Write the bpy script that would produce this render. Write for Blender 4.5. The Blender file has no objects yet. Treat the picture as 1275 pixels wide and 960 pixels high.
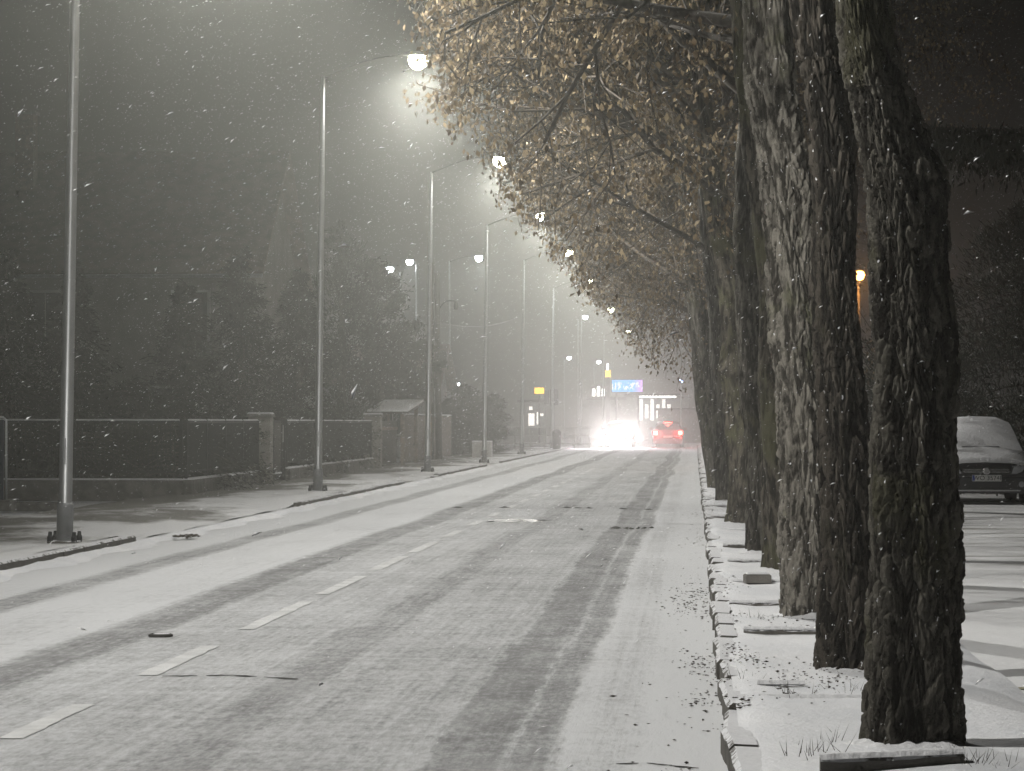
import bpy, math, random
import numpy as np
from mathutils import Vector, Matrix

R = math.radians
scene = bpy.context.scene
col = scene.collection
rng = np.random.default_rng(7)
random.seed(7)

# ------------------------------------------------------------------ camera
FPX, CX, CY, VX, VY, CAMH = 3600.0, 637.5, 480.0, 865.0, 525.0, 1.5
PITCH = math.atan((VY - CY) / FPX)
YAW = math.atan((VX - CX) * math.cos(PITCH) / FPX)
fw = Vector((-math.sin(YAW) * math.cos(PITCH), math.cos(YAW) * math.cos(PITCH), math.sin(PITCH)))
rt = Vector((math.cos(YAW), math.sin(YAW), 0))
up = rt.cross(fw)
EYE = Vector((0, 0, CAMH))
cam_data = bpy.data.cameras.new('camera')
cam = bpy.data.objects.new('camera', cam_data)
col.objects.link(cam)
cam.matrix_world = Matrix(((rt.x, up.x, -fw.x, 0), (rt.y, up.y, -fw.y, 0), (rt.z, up.z, -fw.z, CAMH), (0, 0, 0, 1)))
cam_data.sensor_width = 36.0
cam_data.lens = FPX / 1275.0 * 36.0
cam_data.clip_start = 0.1
cam_data.clip_end = 2000.0
scene.camera = cam

def ray(x, y):
    return fw + rt * ((x - CX) / FPX) + up * ((CY - y) / FPX)

def atD(x, y, Y):
    d = ray(x, y)
    return EYE + d * (Y / d.y)

def atZ(x, y, z=0.0):
    d = ray(x, y)
    return EYE + d * ((z - CAMH) / d.z)

# ------------------------------------------------------------------ world, exposure, render settings
world = bpy.data.worlds.new('World')
scene.world = world
world.use_nodes = True
wn = world.node_tree.nodes
wl = world.node_tree.links
wn.clear()
w_out = wn.new('ShaderNodeOutputWorld')
w_bg = wn.new('ShaderNodeBackground')
w_sky = wn.new('ShaderNodeTexSky')
w_sky.sky_type = 'NISHITA'
w_sky.sun_disc = False
w_sky.sun_elevation = R(-5.0)
w_sky.sun_rotation = R(200)
w_sky.dust_density = 4.0
w_bg.inputs['Strength'].default_value = 0.05
wl.new(w_sky.outputs[0], w_bg.inputs['Color'])
wl.new(w_bg.outputs[0], w_out.inputs['Surface'])

vs = scene.view_settings
vs.view_transform = 'Standard'
vs.look = 'None'
vs.gamma = 1.0
vs.exposure = 0.0
vs.use_curve_mapping = False
scene.render.engine = 'CYCLES'
cy = scene.cycles
cy.use_denoising = True
cy.use_adaptive_sampling = True
cy.adaptive_threshold = 0.04
cy.adaptive_min_samples = 12
try:
    cy.denoiser = 'OPENIMAGEDENOISE'
except Exception:
    pass
cy.max_bounces = 5
cy.diffuse_bounces = 2
cy.glossy_bounces = 2
cy.transmission_bounces = 3
cy.volume_bounces = 0
cy.transparent_max_bounces = 6
cy.sample_clamp_indirect = 6.0
cy.sample_clamp_direct = 60.0
cy.caustics_reflective = False
cy.caustics_refractive = False

LAMP_W = 7800.0          # street lamp power
HAZE_D = 0.0056

# ------------------------------------------------------------------ material helpers
class NT:
    def __init__(self, name):
        self.m = bpy.data.materials.new(name)
        self.m.use_nodes = True
        self.t = self.m.node_tree
        self.n = self.t.nodes
        self.n.clear()
        self.out = self.n.new('ShaderNodeOutputMaterial')
        self.b = self.n.new('ShaderNodeBsdfPrincipled')
        self.t.links.new(self.b.outputs[0], self.out.inputs['Surface'])
        self.pos_ = None

    def link(self, a, b):
        self.t.links.new(a, b)

    def put(self, sock, v):
        if hasattr(v, 'is_output'):
            self.link(v, sock)
        elif isinstance(v, (tuple, list)) and len(v) == 3 and sock.type == 'RGBA':
            sock.default_value = (*v, 1)
        else:
            sock.default_value = v

    def pos(self):
        if self.pos_ is None:
            g = self.n.new('ShaderNodeNewGeometry')
            self.pos_ = g.outputs['Position']
        return self.pos_

    def obj(self):
        return self.n.new('ShaderNodeTexCoord').outputs['Object']

    def xyz(self, v):
        s = self.n.new('ShaderNodeSeparateXYZ')
        self.link(v, s.inputs[0])
        return s.outputs

    def scale(self, v, s):
        m = self.n.new('ShaderNodeVectorMath')
        m.operation = 'MULTIPLY'
        self.link(v, m.inputs[0])
        m.inputs[1].default_value = s
        return m.outputs[0]

    def noise(self, v, sc, detail=3.0, rough=0.55):
        t = self.n.new('ShaderNodeTexNoise')
        self.link(v, t.inputs['Vector'])
        t.inputs['Scale'].default_value = sc
        t.inputs['Detail'].default_value = detail
        t.inputs['Roughness'].default_value = rough
        return t.outputs['Fac']

    def math(self, op, a, b=0.0, c=0.0, clamp=False):
        m = self.n.new('ShaderNodeMath')
        m.operation = op
        m.use_clamp = clamp
        for i, v in enumerate((a, b, c)):
            if hasattr(v, 'is_output'):
                self.link(v, m.inputs[i])
            else:
                m.inputs[i].default_value = v
        return m.outputs[0]

    def ramp(self, v, a, b, lo=0.0, hi=1.0):
        m = self.n.new('ShaderNodeMapRange')
        m.interpolation_type = 'SMOOTHSTEP'
        self.put(m.inputs[0], v)
        for i, x in enumerate((a, b, lo, hi)):
            m.inputs[i + 1].default_value = x
        return m.outputs[0]

    def mix(self, f, a, b):
        m = self.n.new('ShaderNodeMix')
        m.data_type = 'RGBA'
        self.put(m.inputs[0], f)
        self.put(m.inputs[6], a)
        self.put(m.inputs[7], b)
        return m.outputs[2]

    def bump(self, h, strength=0.5, dist=0.01):
        b = self.n.new('ShaderNodeBump')
        b.inputs['Strength'].default_value = strength
        b.inputs['Distance'].default_value = dist
        self.link(h, b.inputs['Height'])
        self.link(b.outputs[0], self.b.inputs['Normal'])

    def set(self, color=None, rough=None, metal=None, spec=None):
        if color is not None:
            self.put(self.b.inputs['Base Color'], color)
        if rough is not None:
            self.put(self.b.inputs['Roughness'], rough)
        if metal is not None:
            self.put(self.b.inputs['Metallic'], metal)
        if spec is not None:
            self.put(self.b.inputs['Specular IOR Level'], spec)
        return self

    def emit(self, c, s):
        self.put(self.b.inputs['Emission Color'], c)
        self.put(self.b.inputs['Emission Strength'], s)
        return self

def plain(name, c, rough=0.7, metal=0.0, var=0.25, sc=6.0, spec=0.3, bump=0.0):
    m = NT(name)
    f = m.noise(m.obj(), sc, 4)
    d = tuple(v * (1 - var) for v in c)
    l = tuple(min(1, v * (1 + var)) for v in c)
    m.set(m.mix(m.ramp(f, 0.3, 0.7), d, l), rough, metal, spec)
    if bump:
        m.bump(f, 0.6, bump)
    return m.m

M = {}

# snow on open ground
m = NT('snow'); p = m.pos()
f1 = m.noise(p, 0.8, 4); f2 = m.noise(p, 14, 4); f3 = m.noise(p, 60, 3)
m.set(m.mix(m.ramp(f1, 0.3, 0.7), (0.70, 0.71, 0.74), (0.82, 0.82, 0.84)), 0.75, 0, 0.25)
m.bump(m.math('ADD', m.math('MULTIPLY', f2, 1.0), m.math('MULTIPLY', f3, 0.5)), 0.6, 0.02)
M['snow'] = m.m

# snow cap on small things
m = NT('snow_cap'); p = m.pos()
f2 = m.noise(p, 25, 4)
m.set(m.mix(m.ramp(f2, 0.3, 0.7), (0.66, 0.66, 0.68), (0.8, 0.8, 0.82)), 0.8, 0, 0.2)
m.bump(f2, 0.8, 0.02)
M['snow_cap'] = m.m

# road: asphalt, thin snow, wheel tracks
m = NT('road_snow'); p = m.pos(); X, Y, Z = m.xyz(p)
wav = m.math('MULTIPLY', m.math('SUBTRACT', m.noise(m.scale(p, (0.0, 1.0, 0.0)), 0.05, 2), 0.5), 0.55)
xs = m.math('ADD', X, wav)
edge = m.math('MULTIPLY', m.math('SUBTRACT', m.noise(m.scale(p, (3, 0.6, 1)), 4.0, 4), 0.5), 0.16)
xs = m.math('ADD', xs, edge)
def track(x0, w, soft, depth):
    d = m.math('ABSOLUTE', m.math('SUBTRACT', xs, x0))
    return m.ramp(d, w, w + soft, depth, 0.0)
bare = None
for x0, w, s, d in ((-5.62, 0.10, 0.24, 0.60), (-3.98, 0.13, 0.26, 0.78), (-2.26, 0.10, 0.24, 0.66), (-2.48, 0.03, 0.14, 0.5),
                    (-1.03, 0.12, 0.16, 0.80), (-0.74, 0.05, 0.12, 0.70), (-0.42, 0.05, 0.2, 0.25), (-1.66, 0.35, 0.5, 0.50), (-2.9, 0.05, 0.5, 0.22),
                    (-4.8, 0.1, 0.7, 0.15), (-3.2, 0.6, 0.5, 0.42)):
    t = track(x0, w, s, d)
    bare = t if bare is None else m.math('MAXIMUM', bare, t)
pat = m.noise(m.scale(p, (1.0, 0.22, 1)), 1.3, 4, 0.6)         # smears along the road
pat2 = m.noise(m.scale(p, (0.35, 3.0, 1)), 1.2, 3, 0.6)         # faint cross bands
spk = m.noise(m.scale(p, (1, 0.30, 1)), 24, 5, 0.8)                             # asphalt grain showing through
cov = m.math('SUBTRACT', 1.0, bare)
cov = m.math('ADD', cov, m.math('MULTIPLY', m.math('SUBTRACT', pat, 0.5), 0.62))
cov = m.math('ADD', cov, m.math('MULTIPLY', m.math('SUBTRACT', pat2, 0.5), 0.40))
cov = m.math('ADD', cov, m.math('MULTIPLY', m.math('SUBTRACT', spk, 0.5), 1.15))
thin = m.ramp(X, -0.15, 0.1, 0.0, 0.25)
cov = m.math('ADD', cov, thin)
lin = m.noise(m.scale(p, (9.0, 0.10, 1)), 2.2, 4, 0.7)          # fine tread lines
cov = m.math('ADD', cov, m.math('MULTIPLY', m.math('SUBTRACT', lin, 0.5), 0.60))
covr = m.ramp(cov, 0.0, 1.0)
asph = m.mix(m.noise(p, 90, 2), (0.035, 0.035, 0.036), (0.085, 0.084, 0.08))
asph = m.mix(m.ramp(m.noise(m.scale(p, (1, 0.3, 1)), 3.0, 5, 0.7), 0.3, 0.75, 0.22, 0.55), asph, (0.55, 0.55, 0.56))
m.set(m.mix(covr, asph, (0.67, 0.675, 0.69)), 0.85, 0, 0.1)
m.bump(m.math('ADD', covr, m.math('MULTIPLY', spk, 0.8)), 0.5, 0.012)
M['road'] = m.m

# pavement: snow with blown-bare brownish patches
m = NT('pavement_snow'); p = m.pos()
a = m.noise(m.scale(p, (1.0, 0.35, 1)), 0.55, 5, 0.6); b_ = m.noise(p, 9, 4, 0.65)
c_ = m.math('ADD', a, m.math('MULTIPLY', m.math('SUBTRACT', b_, 0.5), 0.22))
X, Y, Z = m.xyz(p)
shift = m.math('MULTIPLY', m.ramp(X, -9.6, -7.0, 0.15, -0.08), 1.0)
c_ = m.math('ADD', c_, shift)
bare = m.ramp(c_, 0.43, 0.62)
soil = m.mix(m.noise(p, 20, 3), (0.07, 0.065, 0.055), (0.17, 0.16, 0.14))
m.set(m.mix(bare, (0.72, 0.72, 0.73), soil), 0.8, 0, 0.2)
m.bump(m.math('ADD', b_, m.math('MULTIPLY', bare, -1.0)), 0.5, 0.015)
M['pavement'] = m.m

# parking yard: snow with vehicle marks
m = NT('yard_snow'); p = m.pos()
a = m.noise(m.scale(p, (0.25, 1.2, 1)), 0.9, 5, 0.6); b_ = m.noise(p, 16, 4, 0.6)
X, Y, Z = m.xyz(p)
far = m.ramp(Y, 24.0, 34.0, -0.12, 0.05)
bare = m.ramp(m.math('ADD', m.math('ADD', a, far), m.math('MULTIPLY', m.math('SUBTRACT', b_, 0.5), 0.12)), 0.55, 0.68, 0.0, 0.8)
m.set(m.mix(bare, (0.76, 0.76, 0.77), (0.16, 0.15, 0.13)), 0.8, 0, 0.2)
m.bump(b_, 0.5, 0.02)
M['yard'] = m.m

# bark
def bark_mat(name, dark, light, moss, moss_amt):
    m = NT(name); p = m.pos()
    v = m.scale(p, (1, 1, 0.22))
    n1 = m.noise(v, 26, 5, 0.65); n2 = m.noise(p, 2.2, 3); n3 = m.noise(p, 120, 2); n4 = m.noise(m.scale(p, (1, 1, 0.6)), 55, 2, 0.4)
    tn = m.n.new('ShaderNodeAttribute'); tn.attribute_name = 'tint'
    mixv = m.math('ADD', m.math('MULTIPLY', n1, 0.65), m.math('MULTIPLY', tn.outputs['Fac'], 0.42))
    c = m.mix(m.ramp(mixv, 0.40, 0.72), dark, light)
    ms = m.ramp(m.math('ADD', n2, m.math('MULTIPLY', m.math('SUBTRACT', n1, 0.5), 0.5)), 0.62 - moss_amt, 0.8 - moss_amt)
    c = m.mix(m.math('MULTIPLY', ms, 0.7), c, moss)
    g = m.n.new('ShaderNodeNewGeometry')
    nx, ny, nz = m.xyz(g.outputs['Normal'])
    face = m.ramp(nz, 0.0, 0.45, 0.0, 0.07)
    sn = m.ramp(m.math('ADD', n4, face), 0.735, 0.77)
    c = m.mix(sn, c, (0.72, 0.72, 0.74))
    m.set(c, 0.9, 0, 0.15)
    m.bump(m.math('ADD', n1, m.math('MULTIPLY', n3, 0.35)), 1.0, 0.02)
    return m.m
M['bark_dark'] = bark_mat('bark_dark', (0.012, 0.010, 0.008), (0.115, 0.107, 0.09), (0.06, 0.058, 0.032), 0.08)
M['bark_black'] = bark_mat('bark_black', (0.007, 0.006, 0.005), (0.08, 0.07, 0.058), (0.035, 0.034, 0.02), 0.05)
M['bark_mossy'] = bark_mat('bark_mossy', (0.018, 0.016, 0.013), (0.12, 0.106, 0.085), (0.10, 0.098, 0.055), 0.14)
M['bark_grey'] = bark_mat('bark_grey', (0.028, 0.025, 0.021), (0.25, 0.232, 0.20), (0.14, 0.14, 0.09), 0.03)
M['twig'] = plain('twig_bark', (0.065, 0.055, 0.045), 0.9, var=0.4, sc=10)

# dry brown leaves
m = NT('dry_leaf')
oi = m.n.new('ShaderNodeNewGeometry').outputs['Random Per Island']
cr = m.n.new('ShaderNodeValToRGB')
m.link(oi, cr.inputs[0])
cr.color_ramp.elements[0].color = (0.07, 0.050, 0.030, 1)
cr.color_ramp.elements[1].color = (0.31, 0.245, 0.15, 1)
e = cr.color_ramp.elements.new(0.5); e.color = (0.145, 0.107, 0.065, 1)
m.set(cr.outputs[0], 0.7, 0, 0.2)
tr = m.n.new('ShaderNodeBsdfTranslucent'); m.link(cr.outputs[0], tr.inputs[0])
mx = m.n.new('ShaderNodeMixShader'); mx.inputs[0].default_value = 0.35
m.link(m.b.outputs[0], mx.inputs[1]); m.link(tr.outputs[0], mx.inputs[2]); m.link(mx.outputs[0], m.out.inputs['Surface'])
M['leaf'] = m.m

def foliage(name, a, b):
    m = NT(name)
    oi = m.n.new('ShaderNodeNewGeometry').outputs['Random Per Island']
    m.set(m.mix(oi, a, b), 1.0, 0, 0.0)
    return m.m
M['needle'] = foliage('conifer_needles', (0.008, 0.011, 0.008), (0.028, 0.034, 0.024))
M['thuja'] = foliage('thuja_sprays', (0.010, 0.013, 0.009), (0.035, 0.040, 0.028))
M['needle_dark'] = foliage('spruce_needles', (0.010, 0.014, 0.010), (0.03, 0.036, 0.026))

M['steel'] = plain('galvanised_steel', (0.50, 0.51, 0.52), 0.42, 0.75, 0.08, 3)
M['steel_dull'] = plain('weathered_steel', (0.24, 0.245, 0.25), 0.55, 0.5, 0.15, 5)
M['arm_paint'] = plain('grey_arm_paint', (0.05, 0.05, 0.05), 0.9, 0.0, 0.2, 8, spec=0.05)
M['dark_metal'] = plain('dark_metal', (0.04, 0.04, 0.043), 0.5, 0.3, 0.2, 8)
M['concrete'] = plain('concrete', (0.14, 0.132, 0.12), 0.9, 0, 0.3, 5, bump=0.01)
M['concrete_dark'] = plain('dark_concrete', (0.12, 0.115, 0.105), 0.9, 0, 0.35, 8, bump=0.01)
M['pillar'] = plain('pillar_concrete', (0.24, 0.225, 0.20), 0.9, 0, 0.3, 4, bump=0.01)
M['plaster'] = plain('plaster', (0.15, 0.142, 0.132), 0.9, 0, 0.15, 1.5)
M['plaster_grey'] = plain('grey_plaster', (0.26, 0.26, 0.26), 0.9, 0, 0.15, 1.5)
M['roof'] = plain('roof_sheet', (0.14, 0.10, 0.09), 0.8, 0, 0.25, 3)
M['brick'] = plain('chimney_brick', (0.12, 0.07, 0.055), 0.9, 0, 0.3, 9)
M['wood'] = plain('old_wood', (0.16, 0.125, 0.095), 0.85, 0, 0.35, 7)
M['wood_dark'] = plain('tarred_wood', (0.055, 0.047, 0.04), 0.85, 0, 0.3, 7)
M['glass'] = plain('window_glass', (0.02, 0.022, 0.025), 0.08, 0, 0.1, 3, spec=0.6)
M['fence_green'] = plain('fence_paint', (0.02, 0.021, 0.02), 0.9, 0.0, 0.2, 6)
M['rail_pale'] = plain('pale_rail_paint', (0.36, 0.35, 0.335), 0.6, 0.1, 0.12, 6)
M['paint'] = plain('snowy_road_paint', (0.66, 0.66, 0.66), 0.85, 0, 0.12, 3, spec=0.1)
M['blue_panel'] = plain('blue_board', (0.010, 0.014, 0.035), 0.4, 0.1, 0.1, 3)
M['car_dark'] = plain('car_paint_dark', (0.022, 0.023, 0.028), 0.28, 0.2, 0.1, 3, spec=0.6)
M['car_red'] = plain('car_paint_red', (0.12, 0.008, 0.008), 0.3, 0.2, 0.1, 3, spec=0.6)
M['tyre'] = plain('tyre_rubber', (0.015, 0.015, 0.015), 0.85)
M['chrome'] = plain('chrome', (0.6, 0.6, 0.6), 0.2, 0.9, 0.05)
M['plate'] = plain('number_plate_white', (0.62, 0.62, 0.6), 0.6, 0, 0.03)
M['plate_blue'] = plain('number_plate_blue', (0.02, 0.05, 0.3), 0.6, 0, 0.03)
M['black'] = plain('black_print', (0.012, 0.012, 0.012), 0.6, 0, 0.03)
M['lens'] = plain('lamp_glass_off', (0.35, 0.36, 0.38), 0.15, 0, 0.1, spec=0.7)
M['debris'] = plain('leaf_litter', (0.05, 0.04, 0.03), 0.9, 0, 0.5, 15)
m = NT('wet_asphalt'); m.set((0.02, 0.02, 0.02), 0.12, 0, 0.6); M['wet'] = m.m
m = NT('bare_asphalt'); p = m.pos(); f = m.noise(p, 30, 3)
m.set(m.mix(f, (0.03, 0.03, 0.03), (0.09, 0.088, 0.08)), 0.9, 0, 0.08); M['asphalt'] = m.m

m = NT('snowy_kerb'); p = m.pos()
g_ = m.n.new('ShaderNodeNewGeometry'); nx, ny, nz = m.xyz(g_.outputs['Normal'])
f = m.math('ADD', nz, m.math('MULTIPLY', m.math('SUBTRACT', m.noise(p, 9, 5, 0.7), 0.5), 1.5))
cc = m.mix(m.noise(p, 14, 4), (0.05, 0.048, 0.044), (0.17, 0.16, 0.145))
m.set(m.mix(m.ramp(f, 0.55, 0.75), cc, (0.72, 0.72, 0.74)), 0.9, 0, 0.1); m.bump(m.noise(p, 22, 4), 0.7, 0.015)
M['kerb'] = m.m

def emissive(name, c, s):
    m = NT(name)
    m.set((0.02, 0.02, 0.02), 0.4)
    m.emit(c, s)
    m.m.cycles.emission_sampling = 'NONE'
    return m.m
WARM = (1.0, 0.985, 0.935)
COOL = (0.90, 0.95, 1.0)
M['glow_warm'] = emissive('street_lamp_light', (1.0, 0.99, 0.74), 45)
M['glow_cool'] = emissive('white_lamp_light', COOL, 45)
M['glow_orange'] = emissive('sodium_light', (1.0, 0.40, 0.08), 25)
M['glow_head'] = emissive('headlight_beam', (0.97, 0.95, 1.0), 120)
M['glow_tail'] = emissive('tail_light_red', (1.0, 0.04, 0.03), 40)
M['glow_yellow'] = emissive('yellow_sign_light', (1.0, 0.55, 0.02), 4)
M['glow_window'] = emissive('lit_window', (1.0, 0.95, 0.9), 2.6)
M['glow_sign'] = emissive('lit_sign_white', (1.0, 0.97, 0.95), 6)

# snowflake
m = NT('snowflake'); m.set((0.9, 0.9, 0.92), 0.7, 0, 0.2); M['flake'] = m.m

# ------------------------------------------------------------------ mesh helpers
class MB:
    def __init__(self):
        self.v, self.f, self.n = [], [], 0

    def add(self, v, f):
        v = np.asarray(v, dtype=float).reshape(-1, 3)
        self.v.append(v)
        self.f += [tuple(int(i) + self.n for i in q) for q in f]
        self.n += len(v)
        return self

    def box(self, x0, x1, y0, y1, z0, z1):
        v = [(x, y, z) for z in (z0, z1) for x, y in ((x0, y0), (x1, y0), (x1, y1), (x0, y1))]
        return self.add(v, [(3, 2, 1, 0), (4, 5, 6, 7), (0, 1, 5, 4), (1, 2, 6, 5), (2, 3, 7, 6), (3, 0, 4, 7)])

    def cbox(self, x0, x1, y0, y1, z0, z1, b=0.02):
        """box with a chamfered top edge"""
        lo = [(x0, y0, z0), (x1, y0, z0), (x1, y1, z0), (x0, y1, z0)]
        mi = [(x, y, z1 - b) for x, y, _ in lo]
        hi = [(x0 + b, y0 + b, z1), (x1 - b, y0 + b, z1), (x1 - b, y1 - b, z1), (x0 + b, y1 - b, z1)]
        f = [(3, 2, 1, 0), (8, 9, 10, 11)]
        for k in range(2):
            for i in range(4):
                j = (i + 1) % 4
                f.append((4 * k + i, 4 * k + j, 4 * k + 4 + j, 4 * k + 4 + i))
        return self.add(lo + mi + hi, f)

    def tube(self, pts, rad, k=8, cap=True):
        pts = [Vector(p) for p in pts]
        if not hasattr(rad, '__len__'):
            rad = [rad] * len(pts)
        v, f = [], []
        ref = Vector((0.13, 0.97, 0.2)).normalized()
        for i, p in enumerate(pts):
            d = (pts[min(i + 1, len(pts) - 1)] - pts[max(i - 1, 0)]).normalized()
            a = d.cross(ref)
            if a.length < 1e-3:
                a = d.cross(Vector((1, 0, 0)))
            a.normalize()
            b = d.cross(a)
            for j in range(k):
                t = 2 * math.pi * j / k
                v.append(p + (a * math.cos(t) + b * math.sin(t)) * rad[i])
        for i in range(len(pts) - 1):
            for j in range(k):
                q = (j + 1) % k
                f.append((i * k + j, i * k + q, (i + 1) * k + q, (i + 1) * k + j))
        if cap:
            f.append(tuple(range(k))[::-1])
            f.append(tuple((len(pts) - 1) * k + j for j in range(k)))
        return self.add(v, f)

    def lathe(self, prof, c=(0, 0, 0), k=16):
        v, f = [], []
        for r, z in prof:
            for j in range(k):
                t = 2 * math.pi * j / k
                v.append((c[0] + r * math.cos(t), c[1] + r * math.sin(t), c[2] + z))
        for i in range(len(prof) - 1):
            for j in range(k):
                q = (j + 1) % k
                f.append((i * k + j, i * k + q, (i + 1) * k + q, (i + 1) * k + j))
        f.append(tuple(range(k))[::-1])
        f.append(tuple((len(prof) - 1) * k + j for j in range(k)))
        return self.add(v, f)

    def build(self, name, mat, parent=None, smooth=False):
        me = bpy.data.meshes.new(name)
        v = np.concatenate(self.v) if self.v else np.zeros((0, 3))
        me.from_pydata(v.tolist(), [], self.f)
        me.materials.append(M[mat] if isinstance(mat, str) else mat)
        if smooth:
            me.polygons.foreach_set('use_smooth', [True] * len(me.polygons))
        me.update()
        o = bpy.data.objects.new(name, me)
        col.objects.link(o)
        o.parent = parent
        return o

def fast_mesh(name, v, faces, mat, parent=None, smooth=False):
    """faces: (n, k) integer array"""
    v = np.ascontiguousarray(v, dtype=np.float32)
    faces = np.ascontiguousarray(faces, dtype=np.int32)
    n, k = faces.shape
    me = bpy.data.meshes.new(name)
    me.vertices.add(len(v)); me.vertices.foreach_set('co', v.ravel())
    me.loops.add(n * k); me.loops.foreach_set('vertex_index', faces.ravel())
    me.polygons.add(n)
    me.polygons.foreach_set('loop_start', np.arange(0, n * k, k, dtype=np.int32))
    me.polygons.foreach_set('loop_total', np.full(n, k, dtype=np.int32))
    if smooth:
        me.polygons.foreach_set('use_smooth', np.ones(n, dtype=bool))
    me.materials.append(M[mat])
    me.update(calc_edges=True)
    me.validate()
    o = bpy.data.objects.new(name, me)
    col.objects.link(o)
    o.parent = parent
    return o

def tag(o, label=None, cat=None, group=None, kind=None):
    for k, v in (('label', label), ('category', cat), ('group', group), ('kind', kind)):
        if v:
            o[k] = v
    return o

def empty(name, loc=(0, 0, 0), rz=0.0):
    o = bpy.data.objects.new(name, None)
    o.empty_display_size = 0.3
    col.objects.link(o)
    o.location = loc
    o.rotation_euler = (0, 0, rz)
    return o

def copy_tree(o, parent=None):
    c = o.copy()
    col.objects.link(c)
    c.parent = parent
    for ch in list(o.children):
        copy_tree(ch, c)
    return c

def point_light(name, loc, power, color, radius=0.1, parent=None):
    l = bpy.data.lights.new(name, 'POINT')
    l.energy = power; l.color = color; l.shadow_soft_size = radius
    o = bpy.data.objects.new(name, l)
    col.objects.link(o)
    o.location = loc
    o.parent = parent
    return o

def optics(l, side):
    """street lantern distribution: little straight down, most at 60-70 degrees, cut off above, weaker behind the post"""
    l.use_nodes = True
    nt = l.node_tree
    em = next(n for n in nt.nodes if n.type == 'EMISSION')
    tc = nt.nodes.new('ShaderNodeTexCoord'); sx = nt.nodes.new('ShaderNodeSeparateXYZ')
    nt.links.new(tc.outputs['Normal'], sx.inputs[0])
    mr = nt.nodes.new('ShaderNodeMapRange'); mr.inputs[1].default_value = 1.0; mr.inputs[2].default_value = -1.0
    mr.inputs[3].default_value = 0.0; mr.inputs[4].default_value = 1.0
    nt.links.new(sx.outputs[2], mr.inputs[0])
    cr = nt.nodes.new('ShaderNodeValToRGB'); nt.links.new(mr.outputs[0], cr.inputs[0])
    el = cr.color_ramp.elements
    el[0].position = 0.0; el[0].color = (0.0,) * 3 + (1,)
    el[1].position = 1.0; el[1].color = (0.26,) * 3 + (1,)
    for p, v in ((0.50, 0.0), (0.53, 0.13), (0.58, 0.34), (0.66, 0.85), (0.74, 1.0), (0.86, 0.50)):
        e = el.new(p); e.color = (v,) * 3 + (1,)
    mb = nt.nodes.new('ShaderNodeMapRange'); mb.interpolation_type = 'SMOOTHSTEP'
    nt.links.new(sx.outputs[0], mb.inputs[0])
    for k, v in enumerate((-0.50 * side, 0.12 * side, 0.07, 1.0)):
        mb.inputs[k + 1].default_value = v
    mu = nt.nodes.new('ShaderNodeMath'); mu.operation = 'MULTIPLY'
    nt.links.new(cr.outputs[0], mu.inputs[0]); nt.links.new(mb.outputs[0], mu.inputs[1])
    nt.links.new(mu.outputs[0], em.inputs['Strength'])

def segs_mesh(segs, k):
    """segs: (n,8) p0 p1 r0 r1 -> verts, quads for n open tubes"""
    s = np.asarray(segs, dtype=float)
    p0, p1, r0, r1 = s[:, :3], s[:, 3:6], s[:, 6], s[:, 7]
    d = p1 - p0
    d /= np.linalg.norm(d, axis=1, keepdims=True) + 1e-9
    ref = np.where(np.abs(d[:, 2:3]) > 0.9, np.array([[1.0, 0, 0]]), np.array([[0, 0, 1.0]]))
    a = np.cross(d, ref); a /= np.linalg.norm(a, axis=1, keepdims=True)
    b = np.cross(d, a)
    t = np.arange(k) * 2 * np.pi / k
    ring = a[:, None, :] * np.cos(t)[None, :, None] + b[:, None, :] * np.sin(t)[None, :, None]
    v0 = p0[:, None] + ring * r0[:, None, None]
    v1 = p1[:, None] + ring * r1[:, None, None]
    v = np.concatenate([v0, v1], axis=1).reshape(-1, 3)
    j = np.arange(k); q = (j + 1) % k
    base = (np.arange(len(s)) * 2 * k)[:, None]
    f = np.stack([base + j, base + q, base + k + q, base + k + j], axis=2).reshape(-1, 4)
    return v, f

# ------------------------------------------------------------------ ground, road, pavement, verge
XL, XR, XF = -6.82, 0.15, -9.75          # left kerb, right kerb, left fence line
YEND = 520.0

b = MB(); b.add([(-300, -60, -0.02), (300, -60, -0.02), (300, 600, -0.02), (-300, 600, -0.02)], [(0, 1, 2, 3)])
tag(b.build('ground', 'snow'), kind='structure')

b = MB()
ys = list(np.arange(-20, 100, 4.0)) + list(np.arange(100, YEND, 20.0))
xsn = np.linspace(XL - 0.02, XR + 0.02, 15)
v = [(x, y, 0.03 * (1 - ((x + 3.33) / 3.5) ** 2) - 0.012) for y in ys for x in xsn]
nf = len(xsn)
f = [(i * nf + j, i * nf + j + 1, (i + 1) * nf + j + 1, (i + 1) * nf + j) for i in range(len(ys) - 1) for j in range(nf - 1)]
b.add(v, f)
road = tag(b.build('road', 'road', smooth=True), kind='structure')
def road_z(x):
    return 0.03 * (1 - ((x + 3.33) / 3.5) ** 2) - 0.012

# centre dashes, from the nearest
ds = [((0, 925), (105, 882)), ((180, 845), (268, 808)), ((308, 787), (385, 752)), ((398, 743), (452, 720)), ((462, 712), (505, 695)), ((512, 690), (545, 677))]
sp = [(atZ(a[0], a[1]).y, atZ(c[0], c[1]).y) for a, c in ds]
y = sp[-1][1] + 1.7
while y < 90:
    sp.append((y, y + 2.0)); y += 4.0
for y0, y1 in sp:
    b = MB(); n = 12
    yy = np.linspace(y0, y1, n)
    l = -3.25 + rng.normal(0, 0.006, n); r_ = -3.13 + rng.normal(0, 0.006, n)
    vv = []
    for i in range(n):
        vv += [(l[i], yy[i], road_z(-3.2) + 0.004), (r_[i], yy[i], road_z(-3.2) + 0.004)]
    b.add(vv, [(2 * i, 2 * i + 1, 2 * i + 3, 2 * i + 2) for i in range(n - 1)])
    b.build('centre_dash', 'paint', road)

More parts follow.
